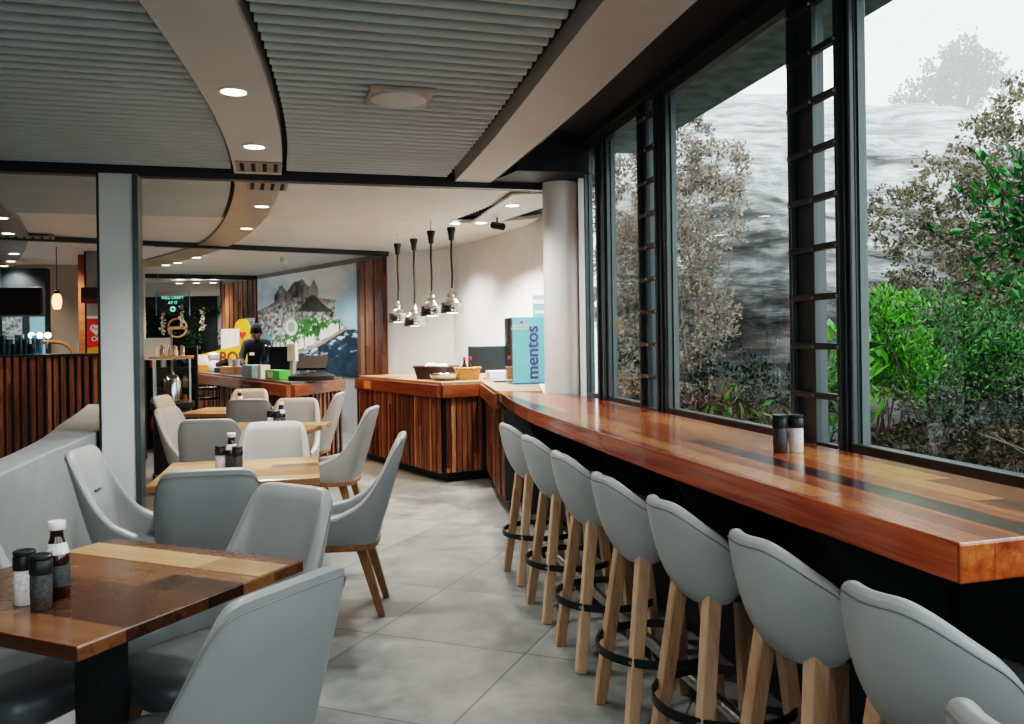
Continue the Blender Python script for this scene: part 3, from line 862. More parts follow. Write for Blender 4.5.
# ------------------------------------------------------------------ counters
def slat_run(root, p0, p1, z0, z1, mat, pitch=.058, w=.05, depth=.025, sub=None):
    d = Vector((p1[0] - p0[0], p1[1] - p0[1])); L = d.length; a = math.atan2(d.y, d.x)
    m = MB(); n = max(1, round(L / pitch))
    for i in range(n):
        x = i * L / n; dd = depth * random.choice((.6, 1, 1))
        m.box(x + .006, x + w * random.uniform(.85, 1.1), -dd, 0, z0, z1)
    o = m.build('slat_panel', mat, root, loc=(p0[0] - root.location.x, p0[1] - root.location.y, 0), rotz=a)
    return o
def band(root, p0, p1, z0, z1, mat, out=.05, name='edge_band'):
    d = Vector((p1[0] - p0[0], p1[1] - p0[1])); L = d.length; a = math.atan2(d.y, d.x)
    return MB().box(-.0, L, -out, .02, z0, z1).build(name, mat, root, loc=(p0[0] - root.location.x, p0[1] - root.location.y, 0), rotz=a, bevel=.003)

# pick-up counter under the heat lamps
A0, A1, A2, A3 = (-1.82, 10.05), (-.69, 8.22), (-.31, 8.42), (-.13, 6.80)
ca = thing('pickup_counter', (-.9, 9.2, 0), 0, 'slatted timber counter under the four heat lamps, joined to the long bar', 'counter')
body = [(-1.78, 10.08), (-.68, 8.29), (-.25, 8.50), (-.07, 6.80), (.26, 6.70), (.24, 8.25), (-.20, 9.4), (-1.25, 10.5)]
loc_in(ca, MB().prism(body, .10, .83)).build('carcass', M['blackwall'], ca)
loc_in(ca, MB().prism([(x * 1.0 + .03, y + .04) for x, y in body[:4]] + body[4:], 0, .10)).build('plinth', M['black'], ca)
top = [A0, A1, A2, (-.13, 6.76), (.24, 6.70), (.24, 8.25), (-.20, 9.4), (-1.25, 10.5)]
loc_in(ca, MB().prism(top, .955, .98)).build('worktop', M['counter_pale'], ca, bevel=.004)
slat_run(ca, A0, A1, .10, .835, M['slat']); slat_run(ca, (-.665, 8.26), A2, .10, .835, M['slat']); slat_run(ca, (-.25, 8.45), (-.07, 6.86), .10, .835, M['slat'])
band(ca, A0, A1, .83, .954, M['counter_band']); band(ca, A1, A2, .83, .954, M['counter_band']); band(ca, A2, A3, .83, .954, M['counter_band'], .02)
d_ = Vector((A1[0] - A0[0], A1[1] - A0[1])); a_ = math.atan2(d_.y, d_.x)
MB().box(.30, .50, -.056, -.05, .85, .93).build('orange_notice', M['orange'], ca, loc=(A0[0] - ca.location.x, A0[1] - ca.location.y, 0), rotz=a_)

# order counter beneath the mural
B0, B1, B2 = (-5.07, 13.4), (-2.40, 9.2), (-2.10, 10.45)
cb = thing('order_counter', (-3.4, 11.4, 0), 0, 'slatted timber order counter with an orange-lit corner in front of the mural', 'counter')
def P(t, off):       # along the order counter from its left end, depth behind its front edge
    p0, p1 = Vector(B0), Vector(B1); d = (p1 - p0).normalized(); n = Vector((-d.y, d.x))
    q = p0 + d * t + n * off; return q.x, q.y
bodyb = [(-5.0, 13.45), (-2.39, 9.32), (-2.15, 10.42), (-2.75, 10.7), P(.9, .55), P(.9, .9), P(.0, .9)]
loc_in(cb, MB().prism(bodyb, 0, .80)).build('carcass', M['blackwall'], cb)
loc_in(cb, MB().prism([B0, B1, B2, (-2.75, 10.75), P(.95, .585), P(.95, .95), P(-.1, .95)], .925, .95)).build('worktop', M['counter_top'], cb)
slat_run(cb, B0, B1, 0, .80, M['slat'], .09, .075); slat_run(cb, (-2.37, 9.3), B2, 0, .80, M['slat'], .11, .06)
band(cb, B0, B1, .795, .924, M['counter_band']); band(cb, B1, B2, .795, .924, M['counter_band'])

# left bar with slats
lb = thing('slatted_bar', (-5.4, 9.4, 0), 0, 'dark slatted timber bar behind the curved low wall on the left', 'bar counter')
L0, L1 = (-7.3, 9.0), (-4.3, 9.75)
bodyl = [L0, L1, (-4.45, 10.3), (-7.4, 9.6)]
loc_in(lb, MB().prism([(x, y + .03) for x, y in bodyl], 0, 1.26)).build('carcass', M['blackwall'], lb)
loc_in(lb, MB().prism([(L0[0], L0[1] - .04), (L1[0], L1[1] - .04), (-4.45, 10.33), (-7.4, 9.63)], 1.261, 1.29)).build('worktop', M['black'], lb)
slat_run(lb, L0, L1, 0, 1.26, M['slat_dim'], .08, .055, .04)

# ------------------------------------------------------------------ mural (a printed wall picture)
def vnoise(x, y, seed, oct=4):
    r = np.zeros_like(x); amp = 1; tot = 0
    for o in range(oct):
        g = np.random.default_rng(seed + o).random((64, 64))
        xi = np.floor(x).astype(int); yi = np.floor(y).astype(int); fx = x - xi; fy = y - yi
        fx = fx * fx * (3 - 2 * fx); fy = fy * fy * (3 - 2 * fy)
        a = g[yi % 64, xi % 64]; b = g[yi % 64, (xi + 1) % 64]; c_ = g[(yi + 1) % 64, xi % 64]; d = g[(yi + 1) % 64, (xi + 1) % 64]
        r += amp * ((a * (1 - fx) + b * fx) * (1 - fy) + (c_ * (1 - fx) + d * fx) * fy); tot += amp
        amp *= .55; x = x * 2; y = y * 2
    return r / tot
def mural():
    nx, nz = 260, 120; t0, t1, z0, z1 = .84, 4.73, .86, 2.55
    u, v = np.meshgrid(np.linspace(0, 1, nx), np.linspace(0, 1, nz))       # u from the left of the picture, v up
    W = 3.89
    C = np.zeros((nz, nx, 3))
    def mix(mask, col):
        k = np.clip(mask, 0, 1)[..., None]; C[:] = C * (1 - k) + np.array(col) * k if np.ndim(col) == 1 else C * (1 - k) + col * k
    cl = vnoise(u * 5, v * 5, 3)
    C[:] = np.array([.60, .72, .79]); mix((cl - .3) * 2.0 + (v - .75) * 1.5, [.92, .94, .95])
    # sea to the right
    mix(np.clip((u - .74 - .3 * (cl - .5)) * 9, 0, 1) * np.clip((.76 - v) * 12, 0, 1), [.36, .50, .57])
    # flat-topped ridge
    ridge = .74 + .05 * np.sin(u * 9) + .05 * (vnoise(u * 14, u * 0, 5) - .5)
    ridge = np.where((u > .20) & (u < .66), .80 + .10 * np.exp(-((u - .28) / .05) ** 2) + .12 * np.exp(-((u - .47) / .10) ** 4) + .09 * np.exp(-((u - .62) / .03) ** 2) + .04 * (vnoise(u * 22, u * 0, 6) - .5), .73 - .25 * np.clip(u - .66, 0, 1) - .4 * np.clip(.20 - u, 0, 1))
    rk = vnoise(u * 18, v * 9, 8)
    mix((v < ridge) * (u < .80 + .3 * (cl - .5)) * 1., np.stack([.12 + .62 * (rk - .2), .13 + .55 * (rk - .2), .15 + .5 * (rk - .2)], -1))
    # town
    tn = vnoise(u * 46, v * 40, 12, 2)
    mix((v < .70 - .05 * np.cos(u * 7)) * (u < .84 + .35 * (cl - .5) - .25 * (v - .5)) * 1., np.stack([.10 + .95 * (tn - .2), .11 + .92 * (tn - .2), .11 + .85 * (tn - .2)], -1))
    # dark hill
    hl = .60 + .16 * np.exp(-((u - .60) / .11) ** 2)
    mix(((v < hl) & (v > .61 - .1 * (u - .5)) & (abs(u - .58) < .2)) * 1., np.stack([.05 + .12 * rk, .055 + .12 * rk, .05 + .1 * rk], -1))
    # parkland
    gn = vnoise(u * 20, v * 16, 21)
    e1 = 1 - (((u - .60) / .18) ** 2 + ((v - .44) / .13) ** 2); e2 = 1 - (((u - .38) / .12) ** 2 + ((v - .33) / .09) ** 2); e3 = 1 - (((u - .78) / .10) ** 2 + ((v - .42) / .09) ** 2)
    park = np.maximum(np.maximum(e1, e2), e3)
    mix(np.clip(park * 3 + (gn - .50) * 6, 0, 1) * (tn < .66) * .92, np.stack([.03 + .22 * tn * gn, .05 + .52 * gn * (tn + .25), .02 + .06 * gn], -1))
    # stadium
    rr = ((u - .385) / .065) ** 2 + ((v - .46) / .085) ** 2
    mix((rr < 1) * 1., [.72, .72, .70]); mix((rr < .35) * 1., [.42, .44, .42])
    # white towers along the shore
    sh = .22 + .18 * np.clip((u - .40) / .45, 0, 1) ** 1.2
    blk = vnoise(u * 60, u * 0 + 3, 31, 1)
    mix(((v > sh) & (v < sh + .05 + .07 * blk) & (u > .33) & (u < .86)) * (blk > .35), [.76, .75, .72])
    # shoreline sand and dark ocean
    shore = .15 + .26 * np.clip((u - .30) / .6, 0, 1) ** 1.5 + .03 * (vnoise(u * 12, u * 0, 41) - .5) + .25 * np.clip(.16 - u, 0, 1)
    mix((v < shore + .03) * 1., [.42, .34, .27])
    on = vnoise(u * 26, v * 20, 51)
    mix((v < shore) * 1., np.stack([.015 + .05 * on, .04 + .07 * on, .055 + .09 * on], -1))
    wv = vnoise(u * 14 + v * 9, v * 30 - u * 10, 61)
    mix(np.clip((wv - .60) * 9, 0, 1) * (v < shore) * (v > shore - .2) * (u > .35), [.55, .64, .68])
    # harbour water at the left edge
    hb = (((u - .06) / .11) ** 2 + ((v - .30) / .13) ** 2 < 1); mix(hb * 1., [.24, .38, .46])
    # bright sea on the right
    mix(np.clip((u - .88 - .2 * (cl - .5) + .2 * (v - .5)) * 25, 0, 1) * (v > shore) * np.clip((.78 - v) * 10, 0, 1), [.42, .56, .63])
    pR = A + WD * t1
    vs = []; L = t1 - t0
    X, Z = u * L, z0 + v * (z1 - z0)
    verts = np.stack([X, np.full_like(X, -.03), Z], -1).reshape(-1, 3)
    idx = np.arange(nx * nz).reshape(nz, nx)
    F = np.stack([idx[:-1, :-1], idx[:-1, 1:], idx[1:, 1:], idx[1:, :-1]], -1).reshape(-1, 4)
    me = bpy.data.meshes.new('print'); me.from_pydata(verts.tolist(), [], F.tolist())
    at = me.color_attributes.new('print', 'FLOAT_COLOR', 'POINT')
    C = np.clip(C, 0, 1) ** 1.25 * 1.15
    rgba = np.concatenate([C.reshape(-1, 3), np.ones((nx * nz, 1))], 1).astype(np.float32).ravel()
    at.data.foreach_set('color', rgba)
    m, nt, b, out = new_mat('printed_mural')
    vc = N(nt, 'VertexColor', layer_name='print'); nt.links.new(vc.outputs[0], b.inputs['Base Color']); b.inputs['Roughness'].default_value = .7; b.inputs['Specular IOR Level'].default_value = .2
    me.materials.append(m)
    r = thing('wall_mural', (pR.x, pR.y, 0), math.atan2(-WD.y, -WD.x), 'wide printed mural of a coastal city below a flat-topped mountain', 'mural')
    o = bpy.data.objects.new('print', me); COL.objects.link(o); o.parent = r
    MB().box(0, L, -.026, -.001, z0, z1).build('backing_board', M['black'], r)
mural()

# ------------------------------------------------------------------ things on and over the pick-up counter
def heat_lamp(x, y, zb, ztop, label):
    r = thing('heat_lamp', (x, y, zb), 0, label, 'heat lamp', 'chrome heat lamps over the pick-up counter')
    H = ztop - zb
    MB().lathe([(.016, H - .13), (.026, H - .12), (.03, H - .07), (.042, H - .02), (.042, H)], 20).build('ceiling_cup', M['black'], r, smooth=True)
    MB().tube([(0, 0, .24), (.004, 0, .24 + (H - .36) * .3), (-.004, 0, .24 + (H - .36) * .7), (0, 0, H - .13)], .011, 8).build('cord', M['black'], r, smooth=True)
    MB().tube([(0, 0, H), (0, 0, H + .12)], .006, 6).build('ceiling_stem', M['white'], r)
    s = MB().lathe([(.118, 0), (.12, .004), (.112, .05), (.108, .085), (.112, .09), (.112, .10), (.085, .125), (.05, .15), (.048, .16), (.052, .165), (.048, .19), (.03, .205), (.022, .245)], 28, cap=False).build('lamp_shade', M['chrome'], r, smooth=True)
    MB().lathe([(.02, .11), (.045, .08), (.06, .045), (.052, .018), (.02, .006)], 18).build('bulb', M['lens_warm'], r, smooth=True)
    return r
# four lamps in a row along the counter
heat_lamp(-1.30, 9.75, 1.60, 2.50, 'chrome heat lamp furthest left of the four over the counter')
heat_lamp(-1.06, 9.30, 1.545, 2.50, 'chrome heat lamp hanging lowest, second from the left')
heat_lamp(-.81, 8.65, 1.635, 2.50, 'chrome heat lamp third from the left of the four')
heat_lamp(-.585, 8.40, 1.655, 2.50, 'chrome heat lamp furthest right of the four over the counter')

def basket(name, loc, rz, a, b, h, mat, label, cat):
    r = thing(name, loc, rz, label, cat)
    m = MB(); m.rings([[(x, y, z) for x, y in superellipse(a * k, b * k, .35, 28)] for k, z in ((.86, 0), (1, h), (.95, h), (.82, .02))])
    m.build('woven_body', mat, r, smooth=True)
    rings = [(x, y, h) for x, y in superellipse(a * 1.0, b * 1.0, .35, 28)]
    MB().tube(rings, .012, 6, True).build('rim', mat, r, smooth=True)
    return r
basket('wicker_basket', (-.46, 8.68, .981), R(10), .13, .09, .12, M['wicker'], 'small orange-brown wicker basket on the pick-up counter', 'basket')
basket('cutlery_tray', (-.80, 8.95, .981), R(-30), .22, .15, .13, M['wicker_dark'], 'wide black woven tray left of the small wicker basket', 'tray')
tag(MB().lathe([(.10, 0), (.14, .03), (.15, .07), (.14, .07), (.09, .01)], 24).build('steel_bowl', M['chrome'], loc=(-.69, 8.60, .981), smooth=True), 'silvery bowl in front of the black woven tray', 'bowl')
for k, (x, y) in enumerate(((-.74, 8.98), (-.86, 8.93), (-.82, 9.02))):
    tag(MB().rings([[(a, b, z) for a, b in superellipse(.07 * q, .05 * q, .7, 16)] for q, z in ((.9, 0), (1, .02), (.5, .05))]).build('folded_napkin', M['ceramic'], loc=(x, y, 1.09 + .012 * (k % 2)), rotz=k, smooth=True),
        'white paper bundle lying in the black woven tray', 'napkin', 'white bundles in the black tray')
for k, (x, l) in enumerate(((-.49, 'left of the two small sauce bottles in the wicker basket'), (-.43, 'right of the two small sauce bottles in the wicker basket'))):
    r = thing('small_sauce_bottle', (x, 8.69, 1.0), 0, l, 'bottle')
    MB().lathe([(.026, 0), (.028, .01), (.028, .11), (.014, .15), (.012, .18)], 16).build('bottle_body', M['sauce'], r, smooth=True)
    MB().lathe([(.015, .18), (.015, .21), (.01, .213)], 16).build('bottle_cap', M['red'], r, smooth=True)
# monitor
r = thing('computer_monitor', (-.22, 8.85, .981), R(8), 'black flat monitor seen from behind, left of the turquoise display case', 'monitor')
MB().box(-.24, .16, -.02, .02, .06, .34).build('screen_housing', M['black'], r, bevel=.01)
MB().box(-.08, .0, -.05, .05, 0, .012).box(-.055, -.03, -.012, .012, .012, .08).build('stand', M['black'], r)
# white paper on the counter
tag(MB().box(-.13, .13, -.09, .09, 0, .10).build('white_card_box', M['white'], loc=(-.12, 8.40, .981), rotz=R(15), bevel=.005), 'low white box on the counter in front of the monitor', 'box')
tag(MB().box(-.09, .06, -.04, .04, 0, .012).build('black_clipboard', M['black'], loc=(-.09, 8.1, .981), rotz=R(10)), 'thin black pad lying beside the turquoise case', 'pad')
# turquoise sweet dispenser
r = thing('sweet_display_case', (.135, 7.80, .981), R(12), 'turquoise sweet display case with vertical white lettering beside the white column', 'display case')
MB().box(-.155, .155, -.10, .22, 0, .61).build('case', M['aqua'], r, bevel=.004)
MB().box(-.164, -.1555, -.095, .215, .02, .60).build('side_window', glassmat('pale_acrylic', (.6, .75, .78), 1.5), r)
MB().box(-.16, .155, -.103, -.1005, 0, .012).build('base_trim', M['navy'], r)
def bold(size, mat, name, y, grow):
    o = text('mentos', size, mat, r, (.03, y, .285), (R(90), R(-90), 0), name, 0, .0004)
    bm = bmesh.new(); bm.from_mesh(o.data); src = list(bm.verts) + list(bm.edges) + list(bm.faces)
    for k in range(12):
        dx, dy = grow * math.cos(k * PI / 6), grow * math.sin(k * PI / 6)
        g = bmesh.ops.duplicate(bm, geom=src)['geom']
        bmesh.ops.translate(bm, verts=[v for v in g if isinstance(v, bmesh.types.BMVert)], vec=(dx, dy * .6, .00001 * k))
    bm.to_mesh(o.data); bm.free(); return o
bold(.162, M['white'], 'lettering_outline', -.1012, .0105)
bold(.162, M['navy'], 'lettering', -.1030, .0065)
text('SUGAR FREE\nCHEWING GUM', .026, M['white'], r, (-.075, -.1012, .515), (R(90), 0, 0), 'small_lettering', .0008, .0008)
MB().lathe([(.012, 0), (.012, .002)], 14).build('red_mark', M['red'], r, loc=(-.07, -.1012, .56)).rotation_euler = (R(90), 0, 0)
# leaflet stand on top of the case, behind
r = thing('leaflet_stand', (.245, 7.86, 1.592), R(0), 'blue leaflet in a clear slanted stand on top of the turquoise case', 'leaflet')
MB().box(-.05, .07, 0, .006, 0, .20).build('leaflet', M['blue_box'], r)
MB().box(-.045, .06, -.002, -.0005, .12, .16).box(-.03, .06, -.002, -.0005, .03, .06).build('printed_block', M['white'], r)
MB().add([(-.13, .05, 0), (-.125, .05, 0), (-.03, .02, .30), (-.04, .02, .30), (-.13, .09, 0), (-.125, .09, 0), (-.03, .06, .30), (-.04, .06, .30)],
         [(0, 1, 2, 3), (7, 6, 5, 4), (0, 3, 7, 4), (1, 5, 6, 2), (3, 2, 6, 7), (0, 4, 5, 1)]).build('acrylic_arm', M['white'], r)

# ------------------------------------------------------------------ things on the order counter
Z = .951
def P(t, off):       # along the order counter from its left end, depth behind its front edge
    p0, p1 = Vector(B0), Vector(B1); d = (p1 - p0).normalized(); n = Vector((-d.y, d.x))
    q = p0 + d * t + n * off; return q.x, q.y
CA = math.atan2(B1[1] - B0[1], B1[0] - B0[0])
# tea display wedge
x, y = P(.52, .50)
r = thing('tea_display_stand', (x, y, Z), R(-18), 'yellow wedge-shaped drinks stand lettered in brown on the order counter', 'display stand')
MB().add([(-.62, -.1, 0), (.38, -.1, 0), (.38, -.1, .42), (-.62, -.1, .24), (-.62, .1, 0), (.38, .1, 0), (.38, .1, .42), (-.62, .1, .24)],
         [(0, 1, 2, 3), (7, 6, 5, 4), (0, 3, 7, 4), (1, 5, 6, 2), (3, 2, 6, 7), (0, 4, 5, 1)]).build('wedge', M['yellow'], r)
text('BOS', .25, M['brown_ink'], r, (.08, -.102, .20), (R(90), 0, 0), 'lettering', .006)
MB().box(-.56, -.25, -.104, -.101, .12, .25).build('white_patch', M['ceramic'], r)
x, y = P(.05, .80)
r = thing('bottle_shaped_sign', (x, y, Z), R(-18), 'tall yellow sign with a rounded top and red heart behind the wedge stand', 'sign')
pts = [(-.15, 0), (.15, 0), (.15, .66)] + [(.15 * math.cos(a), .66 + .16 * math.sin(a)) for a in np.linspace(.2, PI - .2, 9)] + [(-.15, .66)]
m = MB(); n = len(pts); m.add([(a, -.01, b) for a, b in pts] + [(a, .01, b) for a, b in pts], [tuple(range(n)), tuple(range(2 * n - 1, n - 1, -1))] + [(i, n + i, n + (i + 1) % n, (i + 1) % n) for i in range(n)])
m.build('board', M['yellow'], r)
hp = [(.075 * (16 * math.sin(t) ** 3) / 16, .56 + .075 * (13 * math.cos(t) - 5 * math.cos(2 * t) - 2 * math.cos(3 * t) - math.cos(4 * t)) / 16) for t in np.linspace(0, 2 * PI, 25)[:-1]]
MB().add([(a, -.012, b) for a, b in hp], [tuple(range(len(hp)))]).build('heart', M['red'], r)
x, y = P(-.02, .62)
tag(MB().box(-.17, .17, -.01, .01, .0, .66).build('menu_board', M['ceramic'], loc=(x, y, Z), rotz=R(-18)), 'white upright menu board left of the yellow rounded sign', 'menu board')
# framed notice on the timber boards
p = A + WD * 4.95
r = thing('framed_notice', (p.x - .05, p.y - .07, 1.50), math.atan2(-WD.y, -WD.x), 'small white framed notice on the timber boards above the worker', 'notice')
MB().box(-.24, .2, -.03, 0, 0, .34).build('frame', M['white'], r); MB().box(-.18, .14, -.034, -.031, .05, .28).build('sheet', M['blue_box'], r)
# orange box far left
def simple(name, mat, t, off, dims, label, cat, rz=0, parts=()):
    x, y = P(t, off); r = thing(name, (x, y, Z), CA + rz, label, cat)
    w, d, h = dims
    MB().box(-w / 2, w / 2, -d / 2, d / 2, 0, h).build('box', M[mat], r, bevel=.004)
    for nm, mt, bx in parts: MB().box(*bx).build(nm, M[mt], r)
    return r
simple('tea_carton', 'orange', .30, .16, (.46, .16, .10), 'orange carton with a white lid at the left end of the order counter', 'carton', .3, (('lid', 'ceramic', (-.22, .15, -.07, .07, .10, .15)),))
simple('kraft_tray', 'kraft', 2.0, .16, (.45, .2, .11), 'brown kraft tray of cups at the middle of the order counter', 'tray', .2)
for k, (dt, do, l) in enumerate(((-.13, 0, 'leftmost white cup in the kraft tray'), (.03, .02, 'middle white cup in the kraft tray'), (.16, -.02, 'rightmost white cup in the kraft tray'))):
    x, y = P(2.0 + dt, .16 + do)
    tag(MB().lathe([(.04, 0), (.055, .10), (.05, .10), (.036, .01)], 16).build('cup', M['ceramic'], loc=(x, y, Z + .111), smooth=True), l, 'cup')
r = simple('sandwich_toaster', 'black', 1.25, .25, (.36, .26, .07), 'black hinged grill with a white cup-shaped end near the left of the order counter', 'grill', .1)
MB().add([(-.2, -.1, .08), (.22, -.1, .16), (.22, -.1, .21), (-.2, -.1, .14), (-.2, .1, .08), (.22, .1, .16), (.22, .1, .21), (-.2, .1, .14)],
         [(0, 1, 2, 3), (7, 6, 5, 4), (0, 3, 7, 4), (1, 5, 6, 2), (3, 2, 6, 7), (0, 4, 5, 1)]).build('lid', M['black'], r)
x, y = P(.82, .16)
tag(MB().lathe([(.06, 0), (.08, .02), (.085, .14), (.065, .18), (.08, .20), (.09, .27), (.04, .29)], 20).build('coffee_grinder', M['ceramic'], loc=(x, y, Z), smooth=True), 'white rounded coffee grinder beside the black hinged grill', 'grinder')
simple('receipt_box', 'blue_box', 3.05, .16, (.46, .22, .15), 'pale blue box with an orange spot on the order counter', 'box', 0, (('orange_spot', 'orange', (.05, .15, -.114, -.111, .03, .10)),))
x, y = P(2.72, .42)
tag(MB().lathe([(.10, 0), (.11, .02), (.09, .16), (.10, .18), (.07, .30), (.06, .38), (.03, .40)], 18).build('water_jug', M['bottle_glass'], loc=(x, y, Z), smooth=True), 'pale blue stacked plastic jug behind the blue box', 'jug')
simple('gum_box', 'white', 3.55, .12, (.16, .12, .16), 'small pale grey box between the blue and green boxes', 'box')
simple('green_carton', 'green_box', 4.05, .14, (.42, .14, .11), 'bright green carton near the corner of the order counter', 'carton', .1, (('white_patch', 'ceramic', (-.12, .02, -.075, -.071, .02, .09)),))
x, y = P(4.62, .36)
r = thing('till_terminal', (x, y, Z), CA + R(60), 'black tilted touch-screen till at the corner of the order counter', 'till')
MB().rings([[(a, b, z) for a, b in superellipse(.26 * q, .17 * q, .7, 20)] for q, z in ((1, 0), (1, .05), (.6, .09))]).build('base', M['black'], r, smooth=True)
MB().bar((0, .0, .08), (0, .04, .17), .07).build('stem', M['steel'], r)
MB().add([(-.16, -.06, .14), (.16, -.06, .14), (.16, .1, .28), (-.16, .1, .28), (-.16, -.03, .12), (.16, -.03, .12), (.16, .13, .26), (-.16, .13, .26)],
         [(0, 1, 2, 3), (7, 6, 5, 4), (0, 4, 5, 1), (1, 5, 6, 2), (2, 6, 7, 3), (3, 7, 4, 0)])  .build('screen', M['cloth'], r)
x, y = P(3.0, .50)
r = thing('screen_back', (x, y, Z), CA + R(30), 'black upright monitor back beside the worker', 'monitor')
MB().box(-.17, .17, -.03, .02, .08, .38).build('screen_housing', M['black'], r, bevel=.01); MB().box(-.03, .03, -.02, .02, .012, .12).box(-.1, .1, -.08, .08, 0, .012).build('stand', M['black'], r)
x, y = P(3.75, .42)
r = thing('card_machine', (x, y, Z), CA + R(20), 'pale card reader on a stalk between the monitor and the till', 'card reader')
MB().bar((0, 0, 0), (.02, 0, .22), .05).build('stalk', M['steel'], r); MB().box(-.07, .09, -.03, .02, .2, .42).build('keypad', M['ceramic'], r, bevel=.01)
# tray rails bent from black tube
for t, l in ((.95, 'black bent-tube tray rail on the left of the order counter'), (3.75, 'black tube bracket on the order counter near its corner')):
    x, y = P(t, -.03); r = thing('tray_rail', (x, y, .0), CA, l, 'rail', 'black tube rails on the order counter')
    w = .9 if t < 2 else .35
    for z in (.62, .76):
        MB().tube([(w, 0, z), (w, -.22, z), (.08, -.24, z), (.02, -.2, z), (0, -.14, z), (0, 0, z)], .022, 8).build('tube', M['black'], r, smooth=True)
    if t < 2: MB().tube([(.0, -.22, .62), (-.04, -.24, .69), (.0, -.22, .76)], .022, 8).build('end_loop', M['black'], r, smooth=True)
    else: MB().box(.30, .38, -.26, -.18, .5, .9).build('post', M['black'], r)

# ------------------------------------------------------------------ the worker behind the order counter
def skinned(name, verts, edges, radii, mat, parent, sub=2, root=0):
    me = bpy.data.meshes.new(name); me.from_pydata(verts, edges, []); me.update()
    o = bpy.data.objects.new(name, me); COL.objects.link(o); o.parent = parent
    sk = o.modifiers.new('skin', 'SKIN'); me.skin_vertices.new() if not me.skin_vertices else None
    for i, rr in enumerate(radii):
        me.skin_vertices[0].data[i].radius = rr if isinstance(rr, tuple) else (rr, rr)
    me.skin_vertices[0].data[root].use_root = True
    sk.use_smooth_shade = True
    sb = o.modifiers.new('sub', 'SUBSURF'); sb.levels = sub; sb.render_levels = sub
    me.materials.append(mat); return o
wx, wy = -3.80, 12.66
pr = thing('person', (wx, wy, 0), face(.25, -.97), 'worker in dark clothes with short black hair bending over behind the order counter', 'person')
V = [(0, 0, .92), (0, 0, 1.06), (0, .05, 1.22), (0, .10, 1.36), (0, .15, 1.44),                    # trunk
     (-.155, .11, 1.37), (-.21, .20, 1.12), (-.17, .42, 1.06), (.155, .11, 1.37), (.21, .20, 1.12), (.17, .42, 1.06),
     (-.10, 0, .86), (-.11, .03, .48), (-.11, -.02, .08), (-.11, .12, .04), (.10, 0, .86), (.11, .03, .48), (.11, -.02, .08), (.11, .12, .04)]
E = [(0, 1), (1, 2), (2, 3), (3, 4), (3, 5), (5, 6), (6, 7), (3, 8), (8, 9), (9, 10), (0, 11), (11, 12), (12, 13), (13, 14), (0, 15), (15, 16), (16, 17), (17, 18)]
rad = [(.16, .12), (.15, .11), (.145, .11), (.14, .10), .055, .065, .05, .04, .065, .05, .04, .095, .07, .05, .04, .095, .07, .05, .04]
body_o = skinned('body', V, E, rad, M['cloth'], pr)
hd = MB()
for_rings = []
for i in range(13):
    a = -PI / 2 + PI * i / 12
    rr, z = math.cos(a), math.sin(a)
    ring = []
    for k in range(20):
        t = 2 * PI * k / 20
        x_ = .076 * rr * math.cos(t) * (1 if z > -.2 else .9); y_ = .095 * rr * math.sin(t); zz = .118 * z
        if abs(t - PI / 2) < .35 and -.35 < z < .15: y_ += .018 * (1 - abs(t - PI / 2) / .35)
        ring.append((x_, y_, zz))
    for_rings.append(ring)
hd.rings(for_rings)
tilt = Matrix.Translation((0, .21, 1.53)) @ Matrix.Rotation(R(-32), 4, 'X')
def tilted(m):
    m.v = [tuple(tilt @ Vector(p)) for p in m.v]; return m
tilted(hd).build('head', M['skin'], pr, smooth=True)
hm = MB(); hr = []
for i in range(9):
    a = R(-10) + R(100) * i / 8
    hr.append([(.084 * math.cos(a) * math.cos(t), -.012 + .104 * math.cos(a) * math.sin(t), .015 + .122 * math.sin(a) + (.05 * max(0, math.sin(t)) if i < 4 else 0)) for t in [2 * PI * k / 20 for k in range(20)]])
hm.rings(hr); tilted(hm).build('hair', M['hair'], pr, smooth=True)
fm = MB()
for sx in (-1, 1):
    fm.lathe([(.002, -.008), (.009, 0), (.002, .008)], 8, (sx * .03, .088, .005))
tilted(fm).build('eyes', M['black'], pr)
em = MB()
for sx in (-1, 1): em.lathe([(.006, -.03), (.014, -.01), (.016, .02), (.004, .03)], 8, (sx * .078, 0, -.005))
tilted(em).build('ears', M['skin'], pr, smooth=True)
mm = MB(); mm.box(-.022, .022, .078, .087, -.068, -.06); tilted(mm).build('mouth', M['red'], pr)
for sx in (-1, 1):
    hv = [(sx * .17, .42, 1.06), (sx * .168, .47, 1.04), (sx * .165, .51, 1.025)]
    he = [(0, 1), (1, 2)]; hrd = [.03, (.04, .02), (.036, .018)]
    for j in range(4):
        b0 = len(hv); dx = (j - 1.5) * .017
        hv += [(sx * .165 + dx, .545, 1.02), (sx * .165 + dx * 1.15, .575 - abs(j - 1.2) * .006, 1.005), (sx * .165 + dx * 1.2, .592 - abs(j - 1.2) * .01, .985)]
        he += [(2, b0), (b0, b0 + 1), (b0 + 1, b0 + 2)]; hrd += [.0095, .0085, .007]
    b0 = len(hv); hv += [(sx * .165 - sx * .045, .49, 1.025), (sx * .165 - sx * .058, .52, 1.01)]; he += [(1, b0), (b0, b0 + 1)]; hrd += [.011, .008]
    skinned('hand', hv, he, hrd, M['skin'], pr, 1)
# apron badge
MB().box(.03, .10, .205, .212, 1.20, 1.24).build('name_badge', M['ceramic'], pr)

